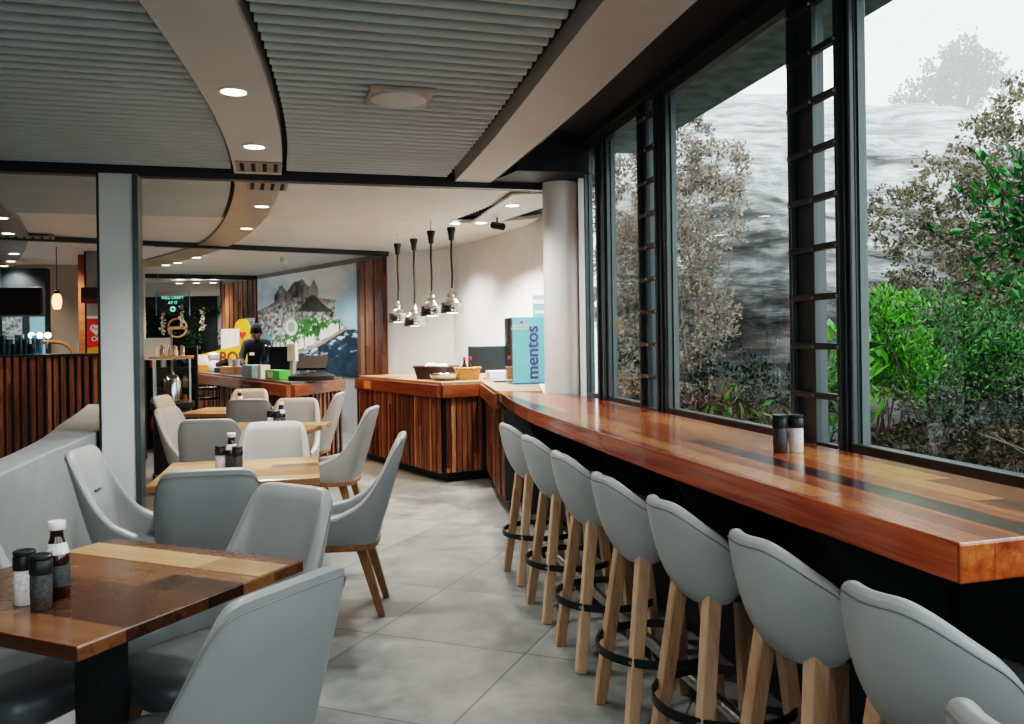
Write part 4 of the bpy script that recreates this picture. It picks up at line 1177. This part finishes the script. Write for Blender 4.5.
# ------------------------------------------------------------------ drinks cabinet, shelf, green wall
r = thing('drinks_cabinet', (-3.50, 8.75, 0), R(20), 'black cabinet carrying a glass case with a chrome urn, beside the furthest chairs', 'cabinet')
MB().rings([[(x, y, z) for x, y in superellipse(.20 * k, .2 * k, .45, 28)] for k, z in ((1, 0), (1, .06), (.94, .07), (.94, .72), (1.05, .74), (1.05, .79))]).build('base_cabinet', M['black'], r, smooth=True)
m = MB()
for sx in (-1, 1):
    for sy in (-1, 1): m.box(sx * .17 - .008, sx * .17 + .008, sy * .17 - .008, sy * .17 + .008, .79, 1.24)
m.build('case_frame', M['steel'], r)
MB().box(-.21, .21, -.21, .21, 1.24, 1.262).build('case_top', M['kraft'], r)
m = MB(); m.add([(-.165, -.17, .79), (.165, -.17, .79), (.165, -.17, 1.24), (-.165, -.17, 1.24)], [(0, 1, 2, 3)])
m.add([(.17, -.165, .79), (.17, .165, .79), (.17, .165, 1.24), (.17, -.165, 1.24)], [(0, 1, 2, 3)]); m.build('case_glass', M['clear'], r)
r2 = thing('coffee_urn', (-3.50, 8.75, .791), 0, 'chrome coffee urn inside the glass case of the black cabinet', 'urn')
MB().lathe([(.07, 0), (.085, .01), (.085, .2), (.075, .24), (.05, .27), (.02, .28), (.015, .31)], 24).build('urn_body', M['chrome'], r2, smooth=True)
MB().tube([(-.08, -.03, .06), (-.13, -.05, .06), (-.13, -.05, .02)], .012, 8).build('tap', M['black'], r2, smooth=True)
for k in range(9):
    x = -3.64 + .034 * k; l = 'small jar in the row standing on the glass case'
    tag(MB().lathe([(.014, 0), (.017, .01), (.016, .05 + .02 * (k % 3)), (.008, .07 + .02 * (k % 3)), (.009, .10 + .015 * (k % 2))], 12).build('small_jar', M[('ceramic', 'kraft', 'chrome')[k % 3]], loc=(x, 8.70 + .04 * (k % 2), 1.263), smooth=True), l, 'jar', 'small jars on the glass case')
r = thing('white_notice_board', (-4.20, 10.0, 0), R(12), 'white panel standing behind the jars on the glass case', 'board')
MB().box(-.18, .17, 0, .02, 1.20, 1.46).build('panel', M['white'], r); MB().box(.17, .19, 0, .03, 0, 1.55).box(-.2, -.18, 0, .03, 0, 1.2).build('post', M['steel'], r)
# tall dark shelf with wares
r = thing('display_shelf', (-4.55, 11.2, 0), R(18), 'tall dark open shelf stocked with small goods, left of the order counter', 'shelf')
m = MB(); m.box(-.42, -.39, -.15, .15, 0, 1.36); m.box(.35, .38, -.15, .15, 0, 1.36); m.box(-.42, .38, .13, .15, 0, 1.36); m.build('side_panel', M['black'], r)
for z in (.25, .52, .79, 1.06, 1.33): MB().box(-.40, .36, -.15, .13, z, z + .02).build('shelf_board', M['black'], r)
MB().box(-.47, -.42, -.17, -.12, 0, 1.36).build('timber_upright', M['counter_band'], r)
ca_, sa_ = math.cos(R(18)), math.sin(R(18))
kk = 0
for z in (.271, .541, .811, 1.081):
    for q in range(5):
        lx = -.30 + .13 * q; x = -4.55 + ca_ * lx + sa_ * .05; y = 11.2 + sa_ * lx - ca_ * .05
        tag(MB().lathe([(.035, 0), (.038, .01), (.036, .11), (.025, .13), (.026, .15 + .03 * (kk % 2))], 12).build('goods_jar', M[('kraft', 'sauce', 'ceramic', 'red', 'blue_box', 'black', 'orange')[kk * 3 % 7]], loc=(x, y, z), smooth=True), 'small jar standing on the tall dark shelf', 'jar', 'jars on the tall dark shelf'); kk += 1
# round plaque on the green wall
def at(px, py, Y):
    dx, dy = px - 512, py - 338; return ((dx - .014 * dy) / 850 * Y, 1.4 - (dy + .014 * dx) / 850 * Y)
x, z = at(178, 328, 17.3)
r = thing('round_plaque', (x, 17.3, z), 0, 'round copper-rimmed plaque with a bar across it on the green wall', 'plaque')
MB().tube([(.19 * math.cos(a), -.03, .19 * math.sin(a)) for a in np.linspace(0, 2 * PI, 29)[:-1]], .022, 6, True).build('rim', M['kraft'], r, smooth=True)
MB().box(-.16, .16, -.05, -.02, -.03, .03).build('crossbar', M['kraft'], r)
# clear sign with green lettering
x, z = at(173, 304, 15.0)
r = thing('hanging_glass_sign', (x, 15.0, z), R(4), 'clear hanging sign with pale edges and small green lettering before the plant wall', 'sign')
MB().box(-.28, .28, -.006, .006, -.21, .22).build('glass_sheet', M['clear'], r)
MB().box(-.295, -.28, -.01, .01, -.21, .22).box(.28, .295, -.01, .01, -.21, .22).build('edge_strip', M['blue_box'], r)
text('FULL CRAFT', .07, M['neon'], r, (0, -.012, .11), (R(90), 0, 0), 'lettering', .001)
text('AT IT', .07, M['neon'], r, (0, -.012, .02), (R(90), 0, 0), 'lettering', .001)
MB().tube([(.036 * math.cos(a), -.012, -.09 + .036 * math.sin(a)) for a in np.linspace(0, 2 * PI, 17)[:-1]], .014, 6, True).build('ring_mark', M['neon'], r)
for sx in (-.25, .25): MB().tube([(sx, 0, .22), (sx, 0, 2.62 - z)], .004, 5).build('wire', M['steel'], r)

def leaves(name, C, Dr, ln, wd, mat, parent):
    C = np.asarray(C, float); n = len(C); Dr = np.asarray(Dr, float)
    Dr = Dr / (np.linalg.norm(Dr, axis=1, keepdims=True) + 1e-9)
    rv = RNG.normal(size=(n, 3)); S = np.cross(Dr, rv); S /= (np.linalg.norm(S, axis=1, keepdims=True) + 1e-9)
    Nn = np.cross(S, Dr)
    l = ln * RNG.uniform(.6, 1.25, (n, 1)); w = wd * RNG.uniform(.7, 1.2, (n, 1))
    v = np.stack([C, C + Dr * l * .5 + S * w + Nn * w * .3, C + Dr * l, C + Dr * l * .5 - S * w + Nn * w * .3], 1).reshape(-1, 3)
    F = np.arange(4 * n).reshape(-1, 4)
    me = bpy.data.meshes.new(name); me.from_pydata(v.tolist(), [], F.tolist()); me.materials.append(mat)
    o = bpy.data.objects.new(name, me); COL.objects.link(o); o.parent = parent; return o

# green plant wall
r = thing('plant_wall', (-7.5, 17.45, 0), 0, 'dark wall of hanging greenery beyond the order counter', 'plant wall')
n = 5200
gx = RNG.uniform(-1.4, 1.6, n); gz = RNG.uniform(0, 2.15, n)
keep = vnoise(gx * 2.2 + 20, gz * 2.2 + 9, 77) > .44
C_ = np.stack([gx, RNG.uniform(-.14, -.02, n), gz], 1)[keep]
leaves('foliage', C_, np.stack([RNG.normal(0, .5, len(C_)), -np.ones(len(C_)) * .6, RNG.normal(-.5, .6, len(C_))], 1), .09, .03, M['ivy'], r)
for k, (px, py) in enumerate(((144, 322), (163, 322), (182, 314), (203, 318))):
    x, z = at(px, py, 17.2)
    r = thing('flower_spray', (x, 17.22, z), 0, ('cream hanging flower spray furthest left on the plant wall', 'cream flower spray below the left edge of the hanging sign', 'cream flower spray below the right half of the hanging sign', 'cream flower spray right of the hanging sign', 'cream flower spray beside the timber boards')[k], 'flowers', 'cream flower sprays on the plant wall')
    n = 70; C_ = np.stack([RNG.normal(0, .022, n), RNG.uniform(-.06, .0, n), RNG.uniform(-.24, .20, n)], 1)
    leaves('petals', C_, RNG.normal(size=(n, 3)) - np.array([0, 1, .3]), .055, .026, M['petal'], r)
    MB().tube([(0, .03, .3), (.01, .02, 0), (0, .02, -.28)], .008, 5).build('stem', M['twig'], r)
struct(MB().box(-8.5, -5.9, 17.2, 17.35, 2.34, 2.66).build('trim_plant_wall', M['beige_wall']))

# ------------------------------------------------------------------ left bar things
x, z = at(24, 302, 11.2)
r = thing('television', (x, 11.0, z), R(8), 'large black television hanging above the left bar', 'television')
MB().box(-.62, .33, -.03, .03, -.18, .18).build('screen', M['black'], r, bevel=.008); MB().box(-.3, -.2, .03, .06, -.05, 2.63 - z).build('bracket', M['black'], r)
for v in r.children: pass
# dark back-bar shelving and tiled splashback
r = thing('back_bar_unit', (-7.0, 12.2, 0), R(10.5), 'black back-bar unit with a tiled panel behind the taps', 'back bar')
MB().box(-1.2, .29, 0, .2, 0, 2.5).build('unit', M['blackwall'], r)
MB().box(-.28, -.02, -.02, 0, 1.30, 1.80).build('tile_panel', plain('mosaic_tiles', (.25, .3, .31), .3, var=.9, scale=28), r)
MB().box(.08, .28, -.02, 0, 1.2, 1.80).build('grey_panel', M['blue_box'], r)
# taps on the bar
r = thing('beer_tap_font', (-5.28, 9.78, 1.291), R(14), 'copper T-shaped beer tap rail with three round lit lenses on the left bar', 'beer taps')
MB().tube([(-.42, 0, .13), (.0, 0, .14), (.12, 0, .12), (.19, 0, .05), (.21, 0, 0)], .022, 10).build('rail', M['kraft'], r, smooth=True)
MB().tube([(-.30, 0, 0), (-.30, 0, .13)], .03, 10).build('post', M['black'], r)
for k in range(3):
    h = MB().lathe([(.01, 0), (.034, .006), (.034, .016), (.008, .02)], 18).build('tap_lens', M['bulb_white'], r, loc=(-.22 + .085 * k, 0, .215)); h.rotation_euler = (R(90), 0, 0)
    MB().tube([(-.22 + .085 * k, 0, .14), (-.22 + .085 * k, 0, .2)], .01, 8).build('tap_stem', M['steel'], r)
    MB().tube([(-.22 + .085 * k, -.02, .13), (-.22 + .085 * k, -.05, .12), (-.22 + .085 * k, -.05, .06)], .008, 8).build('spout', M['steel'], r)
# glasses on the left bar
n = 0
for q in range(9):
    for w in range(2):
        x = -5.40 + -.055 * q + .03 * w; y = 9.33 + .25 * (x + 6.0) + .08 + .1 * w
        hh = .12 + .05 * ((q + w) % 3)
        tag(MB().lathe([(.026, 0), (.032, hh), (.029, hh), (.024, .008)], 14).build('drinking_glass', M['bottle_glass'], loc=(x, y, 1.291), smooth=True), 'bluish drinking glass in the cluster on the left bar', 'glass', 'glasses clustered on the left bar'); n += 1
# orange pendant
x, z = at(57, 302, 10.6)
r = thing('pendant_lamp', (x, 10.6, z), 0, 'small glowing orange glass pendant hanging over the left bar', 'pendant lamp')
MB().lathe([(.03, .10), (.05, .07), (.058, .0), (.045, -.07), (.03, -.09)], 18).build('glass_shade', M['bulb'], r, smooth=True)
MB().lathe([(.015, .15), (.03, .14), (.032, .10)], 14).build('cap', M['black'], r); MB().tube([(0, 0, .14), (0, 0, 2.62 - z)], .005, 6).build('cord', M['black'], r)
# posts and red banner at the left
x0, _ = at(71, 320, 11.3)
struct(MB().box(-.05, .06, 0, .1, 0, 2.62).build('trim_post', M['counter_band'], loc=(x0, 11.6, 0)))
x0, _ = at(81, 320, 10.9)
struct(MB().box(-.075, .075, 0, .15, 0, 2.62).build('pillar', M['grey_wall'], loc=(x0, 11.2, 0)))
struct(MB().box(-.10, -.075, 0, .15, 0, 2.62).build('trim_pillar', M['black'], loc=(x0, 11.2, 0)))
x0, z0 = at(82, 296, 10.8)
r = thing('wall_speaker', (x0, 11.0, z0), R(12), 'black box speaker with a red strip high on the grey pillar', 'speaker')
MB().box(-.10, .10, -.03, .16, -.08, .12).build('cabinet', M['black'], r, bevel=.008); MB().box(-.095, .095, -.034, -.03, -.075, -.02).build('red_strip', plain('dark_red', (.12, .01, .01), .5), r)
x0, z0 = at(97, 336, 9.98)
r = thing('ice_cream_banner', (x0, 9.98, 1.291), R(6), 'red ice-cream sign with a white heart emblem beside the pale pillar', 'sign')
MB().box(-.11, .16, 0, .03, 0, .43).build('board', M['red'], r)
m = MB(); m.add([(-.11, -.003, 0), (.16, -.003, 0), (.16, -.003, .13), (.06, -.003, .085), (-.11, -.003, .06)], [(0, 1, 2, 3, 4)]); m.build('yellow_swirl', M['yellow'], r)
MB().box(-.11, .16, -.003, -.001, .405, .435).build('white_edge', M['white'], r)
hp2 = [(.06 * (16 * math.sin(t) ** 3) / 16 - .005, .28 + .06 * (13 * math.cos(t) - 5 * math.cos(2 * t) - 2 * math.cos(3 * t) - math.cos(4 * t)) / 16) for t in np.linspace(0, 2 * PI, 29)[:-1]]
MB().tube([(a, -.008, b) for a, b in hp2], .012, 6, True).build('heart_outline', M['white'], r)
hp3 = [(a * .5 - .0025, .28 + (b - .28) * .5) for a, b in hp2]
MB().tube([(a, -.008, b) for a, b in hp3], .009, 6, True).build('heart_outline', M['white'], r)
text('Ola', .075, M['white'], r, (-.005, -.006, .165), (R(90), 0, 0), 'lettering', .002)

# ------------------------------------------------------------------ ceiling fittings
def downlight(x, y, label, warm=False, e=70, z=2.594, rad=.062):
    r = thing('downlight', (x, y, z), 0, label, 'ceiling light', 'round recessed ceiling downlights')
    MB().lathe([(rad, .004), (rad + .012, .002), (rad + .016, -.004), (rad, -.007), (rad - .006, 0)], 28, cap=False).build('trim_ring', M['white'], r, smooth=True)
    MB().lathe([(rad - .004, -.003), (rad * .7, -.004), (.01, -.004)], 28).build('lens', M['lens_warm'] if warm else M['lens'], r)
    if e:
        l = bpy.data.lights.new('downlight_lamp', 'SPOT'); l.energy = e; l.spot_size = R(125); l.spot_blend = .7; l.shadow_soft_size = .06
        l.color = (1, .74, .52) if warm else (1, .96, .91)
        o = bpy.data.objects.new('downlight_lamp', l); COL.objects.link(o); o.location = (x, y, z - .02)
downlight(-1.31, 4.05, 'lit downlight largest in view, on the curved white soffit')
downlight(-1.56, 5.20, 'lit downlight just before the grille at the end of the near soffit')
downlight(-2.19, 7.5, 'first warm downlight beyond the partition grille', True)
downlight(-2.78, 8.95, 'second warm downlight beyond the partition grille', True)
downlight(-4.42, 11.95, 'white downlight just past the middle ceiling beam', False, 110)
downlight(-4.98, 12.7, 'warm downlight second past the middle ceiling beam', True, 90)
downlight(-5.3, 13.05, 'warm downlight third past the middle ceiling beam', True, 0)
downlight(.02, 7.55, 'lit downlight nearest the white column on the white strip', False, 130, 2.579)
downlight(-.30, 8.65, 'lit downlight at the far end of the white strip', False, 120, 2.579)
downlight(-.585, 9.0, 'lit downlight beside the right-hand heat lamp', False, 160, 2.624)
for k, (px, py, Y, l) in enumerate(((8, 230, 9.0, 'warm downlight lowest of the near group at the left edge'), (14, 250, 11.0, 'downlight beyond the left soffit grille'), (11, 258.6, 12.0, 'white downlight further along the left soffit'), (4, 264, 12.7, 'small warm downlight furthest along the left soffit'), (1, 216, 7.9, 'downlight cut by the left edge of the photo'))):
    downlight((px - 512 - .014 * (py - 338)) / 850 * Y, Y, l, k in (0, 3), 45, 2.584)
for k, px in enumerate((180, 197, 214)):
    downlight((px - 512) / 850 * 16.6 , 16.6, ('leftmost of three small downlights before the plant wall', 'middle of three small downlights before the plant wall', 'rightmost of three small downlights before the plant wall')[k], False, 25, 2.56, .07)
for x, y in ((-3.2, 12.2), (-4.1, 13.2), (-5.0, 14.3)):  # spot lights without fittings, added to brighten the mural
    l = bpy.data.lights.new('added_mural_light', 'SPOT'); l.energy = 60; l.spot_size = R(140); l.spot_blend = .8; l.shadow_soft_size = .1
    l.color = (.95, .98, 1); o = bpy.data.objects.new('added_mural_light', l); COL.objects.link(o); o.location = (x, y, 2.56)
for x, y, e in ((-1.15, 10.3, 90), (-6.2, 11.2, 70), (-.35, 6.2, 60), (-1.8, 9.75, 70)):  # unseen spot lights added to brighten the counters, left bar and column
    l = bpy.data.lights.new('added_fill_light', 'SPOT'); l.energy = e; l.spot_size = R(140); l.spot_blend = .8; l.shadow_soft_size = .08
    l.color = (1, .62, .38) if x == -1.8 else (1, .97, .93); o = bpy.data.objects.new('added_fill_light', l); COL.objects.link(o); o.location = (x, y, 2.57)
# downlights over the room behind the camera side
for x, y in ((-.95, 2.55), (-.82, 1.1), (-.80, -.4)):
    downlight(x, y, 'downlight on the near soffit above the nearest table', False, 34)

def vent(x, y, w, l, rz, label, slots=4):
    r = thing('ceiling_vent', (x, y, 2.592), rz, label, 'air vent', 'air grilles in the curved soffit')
    MB().box(-w / 2, w / 2, -l / 2, l / 2, -.004, .003).build('plate', M['vent'], r)
    for k in range(slots):
        xx = -w / 2 + .04 + (w - .08) * k / (slots - 1)
        MB().box(xx - .013, xx + .013, -l * .36, l * .36, -.010, -.004).build('slot', M['void'], r)
    return r
vent(-1.71, 5.80, .30, .34, R(16), 'air grille at the end of the near soffit, before the partition beam')
vent(-1.86, 6.52, .30, .34, R(18), 'air grille just beyond the partition beam')
vent(-5.38, 9.5, .5, .5, R(28), 'dark air grille in the left soffit', 6)
r = thing('ceiling_speaker', (-.545, 4.22, 2.60), DA, 'square beige ceiling plate with a round grey speaker among the slats', 'speaker')
MB().box(-.155, .155, -.15, .15, -.005, .012).build('plate', plain('beige_plate', (.42, .36, .3), .5), r)
MB().lathe([(.138, -.005), (.138, -.012), (.12, -.016), (.02, -.017)], 32).build('grille', M['slatceil'], r, smooth=True)
# track spot near the column and a wall camera
r = thing('spotlight', (-.13, 8.3, 2.50), R(30), 'small black adjustable spotlight below the white strip', 'spotlight')
MB().tube([(0, 0, .08), (0, 0, .0)], .008, 6).build('stem', M['black'], r)
MB().tube([(-.02, .05, .01), (.02, -.08, -.02)], .035, 12).build('lamp_head', M['black'], r, smooth=True)
x0, z0 = at(282, 268, 12.6)
r = thing('ceiling_camera', (-3.3, 12.4, 2.60), 0, 'small white dome camera on the ceiling before the mural', 'camera')
MB().lathe([(.06, .02), (.06, -.03), (.045, -.07), (.01, -.085)], 16).build('dome', M['white'], r, smooth=True)

# ------------------------------------------------------------------ outside
struct(MB().prism([(winx(-3) + .15, -3), (30, -3), (30, 34), (winx(6.6) + .15, 8), (winx(6.6) + .15, 6.6)], -.25, -.02).build('ground', M['soil']))
def rock():
    nu, nv = 170, 130
    u, v = np.meshgrid(np.linspace(0, 1, nu), np.linspace(0, 1, nv))
    X = 1.1 + 25 * u
    prof = np.array([(8.5, -.3), (9.4, .6), (10.4, 1.9), (11.2, 3.0), (12.6, 4.0), (14.5, 5.0), (17, 6.1), (20, 7.3), (24, 8.3), (30, 8.8)])
    s = np.linspace(0, 1, len(prof))
    Y = np.interp(v, s, prof[:, 0]); Zz = np.interp(v, s, prof[:, 1])
    Y = Y + (X - 4) * .12 * (X > 4) + 1.6 * (vnoise(X * .45, v * 6, 101) - .5)
    st = vnoise(X * .22 + v * 2, Zz * 2.6 + X * .12, 111, 5)
    Zz = Zz + 1.0 * (vnoise(X * .35 + 3, v * 4, 121) - .5) + .35 * (np.abs(st - .5) * 2 - .3)
    Y = Y + .55 * (np.abs(st - .5) * 2)
    Zz = Zz * (1 - .02 * np.clip(X - 8, 0, 20)) 
    me = bpy.data.meshes.new('rock_face')
    idx = np.arange(nu * nv).reshape(nv, nu)
    F = np.stack([idx[:-1, :-1], idx[:-1, 1:], idx[1:, 1:], idx[1:, :-1]], -1).reshape(-1, 4)
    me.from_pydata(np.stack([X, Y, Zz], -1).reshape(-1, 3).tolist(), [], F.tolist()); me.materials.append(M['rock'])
    me.polygons.foreach_set('use_smooth', [True] * len(me.polygons))
    o = bpy.data.objects.new('rock_face', me); COL.objects.link(o)
    tag(o, 'large pale layered rock slope rising behind the bushes outside the windows', 'rock')
rock()
def shrub(name, base, blobs, nleaf, ln, wd, mat, label, cat, stemmat='twig', up=.3, nst=12, thick=.014, pattern=.25):
    """blobs: (dx,dy,z,r) clumps; stems run from the base to the clumps"""
    r = thing(name, base, 0, label, cat)
    w = np.array([b_[3] ** 2 for b_ in blobs]); w = w / w.sum()
    k = RNG.choice(len(blobs), nleaf, p=w)
    B = np.array([b_[:3] for b_ in blobs]); Rr = np.array([b_[3] for b_ in blobs])
    d = RNG.normal(size=(nleaf, 3)); d /= np.linalg.norm(d, axis=1, keepdims=True)
    # twig tips: leaves bunch around a limited number of points
    ntip = max(20, nleaf // 14)
    kt = RNG.choice(len(blobs), ntip, p=w); dt = RNG.normal(size=(ntip, 3)); dt /= np.linalg.norm(dt, axis=1, keepdims=True)
    tips = B[kt] + dt * (Rr[kt] * RNG.uniform(.35, 1, ntip) ** .5)[:, None]
    j = RNG.integers(0, ntip, nleaf)
    C_ = tips[j] + RNG.normal(size=(nleaf, 3)) * ln * .55
    Dr = dt[j] * .7 + RNG.normal(size=(nleaf, 3)) * .7 + np.array([0, 0, up])
    leaves('foliage', C_, Dr, ln, wd, mat, r)
    m = MB()
    for q in range(min(nst, ntip)):
        t = tips[RNG.integers(0, ntip)]; a = np.array([RNG.normal(0, .08), RNG.normal(0, .08), 0])
        mid = a * .5 + t * .5 + RNG.normal(size=3) * .12 * np.linalg.norm(t) * .5; mid[2] = abs(mid[2])
        m.tube([tuple(a), tuple(mid), tuple(t)], [thick, thick * .6, thick * .2], 5)
    m.build('stems', M[stemmat], r, smooth=True)
    return r
# near green shrubs beyond the right-hand pane
shrub('green_shrub', (2.45, 5.6, 0), [(-.1, .1, 1.12, .2), (.1, 0, 1.38, .16), (.2, .1, 1.15, .2), (-.05, -.1, 1.5, .1), (.0, 0, 1.62, .07), (.2, 0, 1.6, .08)], 5200, .045, .009, M['leaf_bright'], 'bright green needle-leaved shrub just outside, right of the dark mullion', 'shrub', up=.8)
shrub('green_shrub', (3.05, 5.9, 0), [(-.1, 0, 1.1, .32), (.15, .1, 1.3, .3), (0, .1, 1.55, .16), (.4, 0, 1.1, .3)], 6500, .045, .009, M['leaf_mid'], 'mid green shrub in the middle of the right-hand pane', 'shrub', up=.7)
shrub('green_shrub', (3.75, 6.2, 0), [(-.2, 0, 1.2, .36), (.2, .1, 1.35, .36), (-.1, .1, 1.65, .2), (.6, 0, 1.2, .35)], 6500, .045, .009, M['leaf_mid'], 'mid green shrub at the right edge outside', 'shrub', up=.7)
shrub('dark_undergrowth', (2.9, 4.7, 0), [(-.6, 0, .55, .4), (-.5, .1, .85, .3), (0, .1, .8, .4), (.5, .2, .8, .42), (1.0, .4, .75, .45), (-.1, -.2, .85, .25)], 9000, .04, .011, M['leaf_black'], 'dark twiggy undergrowth just beyond the bar outside', 'shrub', up=.2, nst=60, thick=.012)
shrub('brown_bush', (5.3, 9.0, 0), [(-1.15, 0, 2.6, .42), (-.6, 0, 2.8, .55), (-.1, 0, 3.2, .55), (.45, .2, 3.6, .6), (-.7, -.2, 2.0, .6), (0, 0, 2.4, .8), (.9, 0, 2.6, .9), (-1.0, .1, 1.5, .6), (.3, 0, 1.6, .9), (1.5, .2, 3.3, .8)], 34000, .05, .017, M['leaf_brown'], 'large brownish bush in front of the rock, right-hand pane', 'bush', up=.3, nst=18, thick=.022)
shrub('grey_tree', (1.95, 9.2, 0), [(-.2, 0, 3.5, .45), (-.6, .2, 2.9, .55), (.1, -.1, 2.7, .5), (-.3, 0, 2.2, .6), (.3, 0, 3.2, .35), (-.8, .2, 2.0, .5), (.05, .1, 1.6, .5), (-.5, 0, 1.2, .5)], 26000, .045, .016, M['leaf_grey'], 'pale brownish tree with thin branches behind the middle pane', 'tree', 'twig_pale', nst=16, thick=.02)
shrub('distant_tree', (11.9, 22.5, 6.6), [(-.5, 0, 1.6, .45), (.1, 0, 2.1, .5), (.6, 0, 1.7, .5), (0, 0, 1.3, .7), (-1.3, 0, 1.0, .4), (1.1, 0, 1.1, .5), (-.8, 0, .8, .5)], 5200, .13, .045, M['leaf_far'], 'hazy tree on top of the rock slope, right of centre', 'tree', nst=20, thick=.08)
shrub('small_plant', (1.78, 4.55, 0), [(0, 0, 1.30, .10), (.05, .03, 1.15, .12), (-.03, 0, 1.0, .12)], 150, .13, .02, M['leaf_bright'], 'small bright plant seen through the near window grille', 'plant', up=.8, nst=8, thick=.008)
shrub('low_fern', (1.45, 5.9, 0), [(0, 0, 1.0, .10), (.2, .1, .75, .16), (-.1, .2, .6, .2)], 160, .10, .016, M['leaf_mid'], 'low green plants at the foot of the middle pane', 'plant', up=.5, nst=16, thick=.008)
shrub('dry_undergrowth', (2.0, 6.8, 0), [(-.4, 0, .6, .45), (.1, .1, .7, .5), (.5, .2, .7, .5), (-.7, .4, .7, .45), (-.2, .3, 1.0, .35)], 7000, .045, .013, M['leaf_black'], 'dark dry undergrowth behind the middle pane', 'shrub', up=.2, nst=40, thick=.012)
# large-leaved branch close to the glass
r = thing('leafy_branch', (2.36, 3.75, .12), 0, 'glossy dark green branch with large leaves at the right edge outside', 'branch')
C_ = []; Dd = []; m = MB()
m.tube([(.15, 0, -.12), (.12, .05, .9), (.0, .05, 1.6), (-.1, .0, 2.0)], [.02, .016, .012, .005], 6)
for q in range(34):
    b0 = np.array([.14, .03, 1.35 + .02 * q]) ; e = np.array([RNG.uniform(-.42, .3), RNG.uniform(-.25, .3), 1.45 + RNG.uniform(-.05, .62)])
    e[2] += .12 * (e[0] > -.2) 
    m.tube([tuple(b0), tuple((b0 + e) / 2 + np.array([0, 0, .03])), tuple(e)], [.007, .005, .003], 5)
    for s_ in range(24):
        t = .3 + .7 * s_ / 23; p_ = b0 + (e - b0) * t
        C_.append(p_ + RNG.normal(size=3) * .008); Dd.append((e - b0) / np.linalg.norm(e - b0) * .6 + RNG.normal(size=3) * .55 + np.array([0, 0, .5]))
leaves('foliage', C_, Dd, .062, .014, M['leaf_big'], r); m.build('stems', M['twig'], r, smooth=True)
# fallen twigs
r = thing('bare_twigs', (2.6, 4.2, 0), 0, 'tangle of bare pale twigs low outside the right-hand pane', 'twigs')
m = MB()
for q in range(46):
    a = np.array([RNG.uniform(-.3, 1.4), RNG.uniform(-.2, .5), RNG.uniform(.2, .8)]); d = np.array([RNG.uniform(-.5, .5), RNG.uniform(-.2, .2), RNG.uniform(-.05, .3)])
    m.tube([tuple(a), tuple(a + d * .5 + RNG.normal(size=3) * .03), tuple(a + d)], [.006, .005, .002], 4)
m.build('stems', M['twig_pale'], r)

# mist over the rock: a thin bright haze
def haze():
    m = bpy.data.materials.new('hill_mist'); m.use_nodes = True; nt = m.node_tree; nt.nodes.clear()
    out = N(nt, 'OutputMaterial'); ab = N(nt, 'VolumeAbsorption'); em = N(nt, 'Emission'); ad = N(nt, 'AddShader')
    dens = .022
    ab.inputs[0].default_value = (0, 0, 0, 1); ab.inputs[1].default_value = dens
    em.inputs[0].default_value = (.93, .98, 1, 1); em.inputs[1].default_value = dens * 1.5
    nt.links.new(ab.outputs[0], ad.inputs[0]); nt.links.new(em.outputs[0], ad.inputs[1]); nt.links.new(ad.outputs[0], out.inputs['Volume'])
    o = MB().prism([(1.0, 9.9), (3.4, 10.4), (28, 13), (28, 32), (1.0, 32)], 1.6, 14).build('hill_mist', m)
    tag(o, 'pale mist hanging over the rock slope outside', 'mist', kind='stuff')
haze()

# ------------------------------------------------------------------ world and light
w = bpy.data.worlds.new('overcast'); SC.world = w; w.use_nodes = True
nt = w.node_tree; nt.nodes.clear()
out = N(nt, 'OutputWorld'); bg = N(nt, 'Background'); tc = N(nt, 'TexCoord'); sp = N(nt, 'SeparateXYZ')
nt.links.new(tc.outputs['Generated'], sp.inputs[0])
c_ = ramp(nt, mth(nt, 'ADD', mth(nt, 'MULTIPLY', sp.outputs[2], .5), .5), [(.45, (.35, .4, .4)), (.52, (.85, .93, .95)), (1, (.95, 1, 1))])
nt.links.new(c_, bg.inputs[0]); bg.inputs[1].default_value = 1.9
nt.links.new(bg.outputs[0], out.inputs[0])

SC.view_settings.view_transform = 'Filmic'
SC.view_settings.look = 'High Contrast'
SC.view_settings.exposure = .92
SC.cycles.use_denoising = True
SC.cycles.max_bounces = 8
SC.cycles.transparent_max_bounces = 12
SC.cycles.sample_clamp_indirect = 4
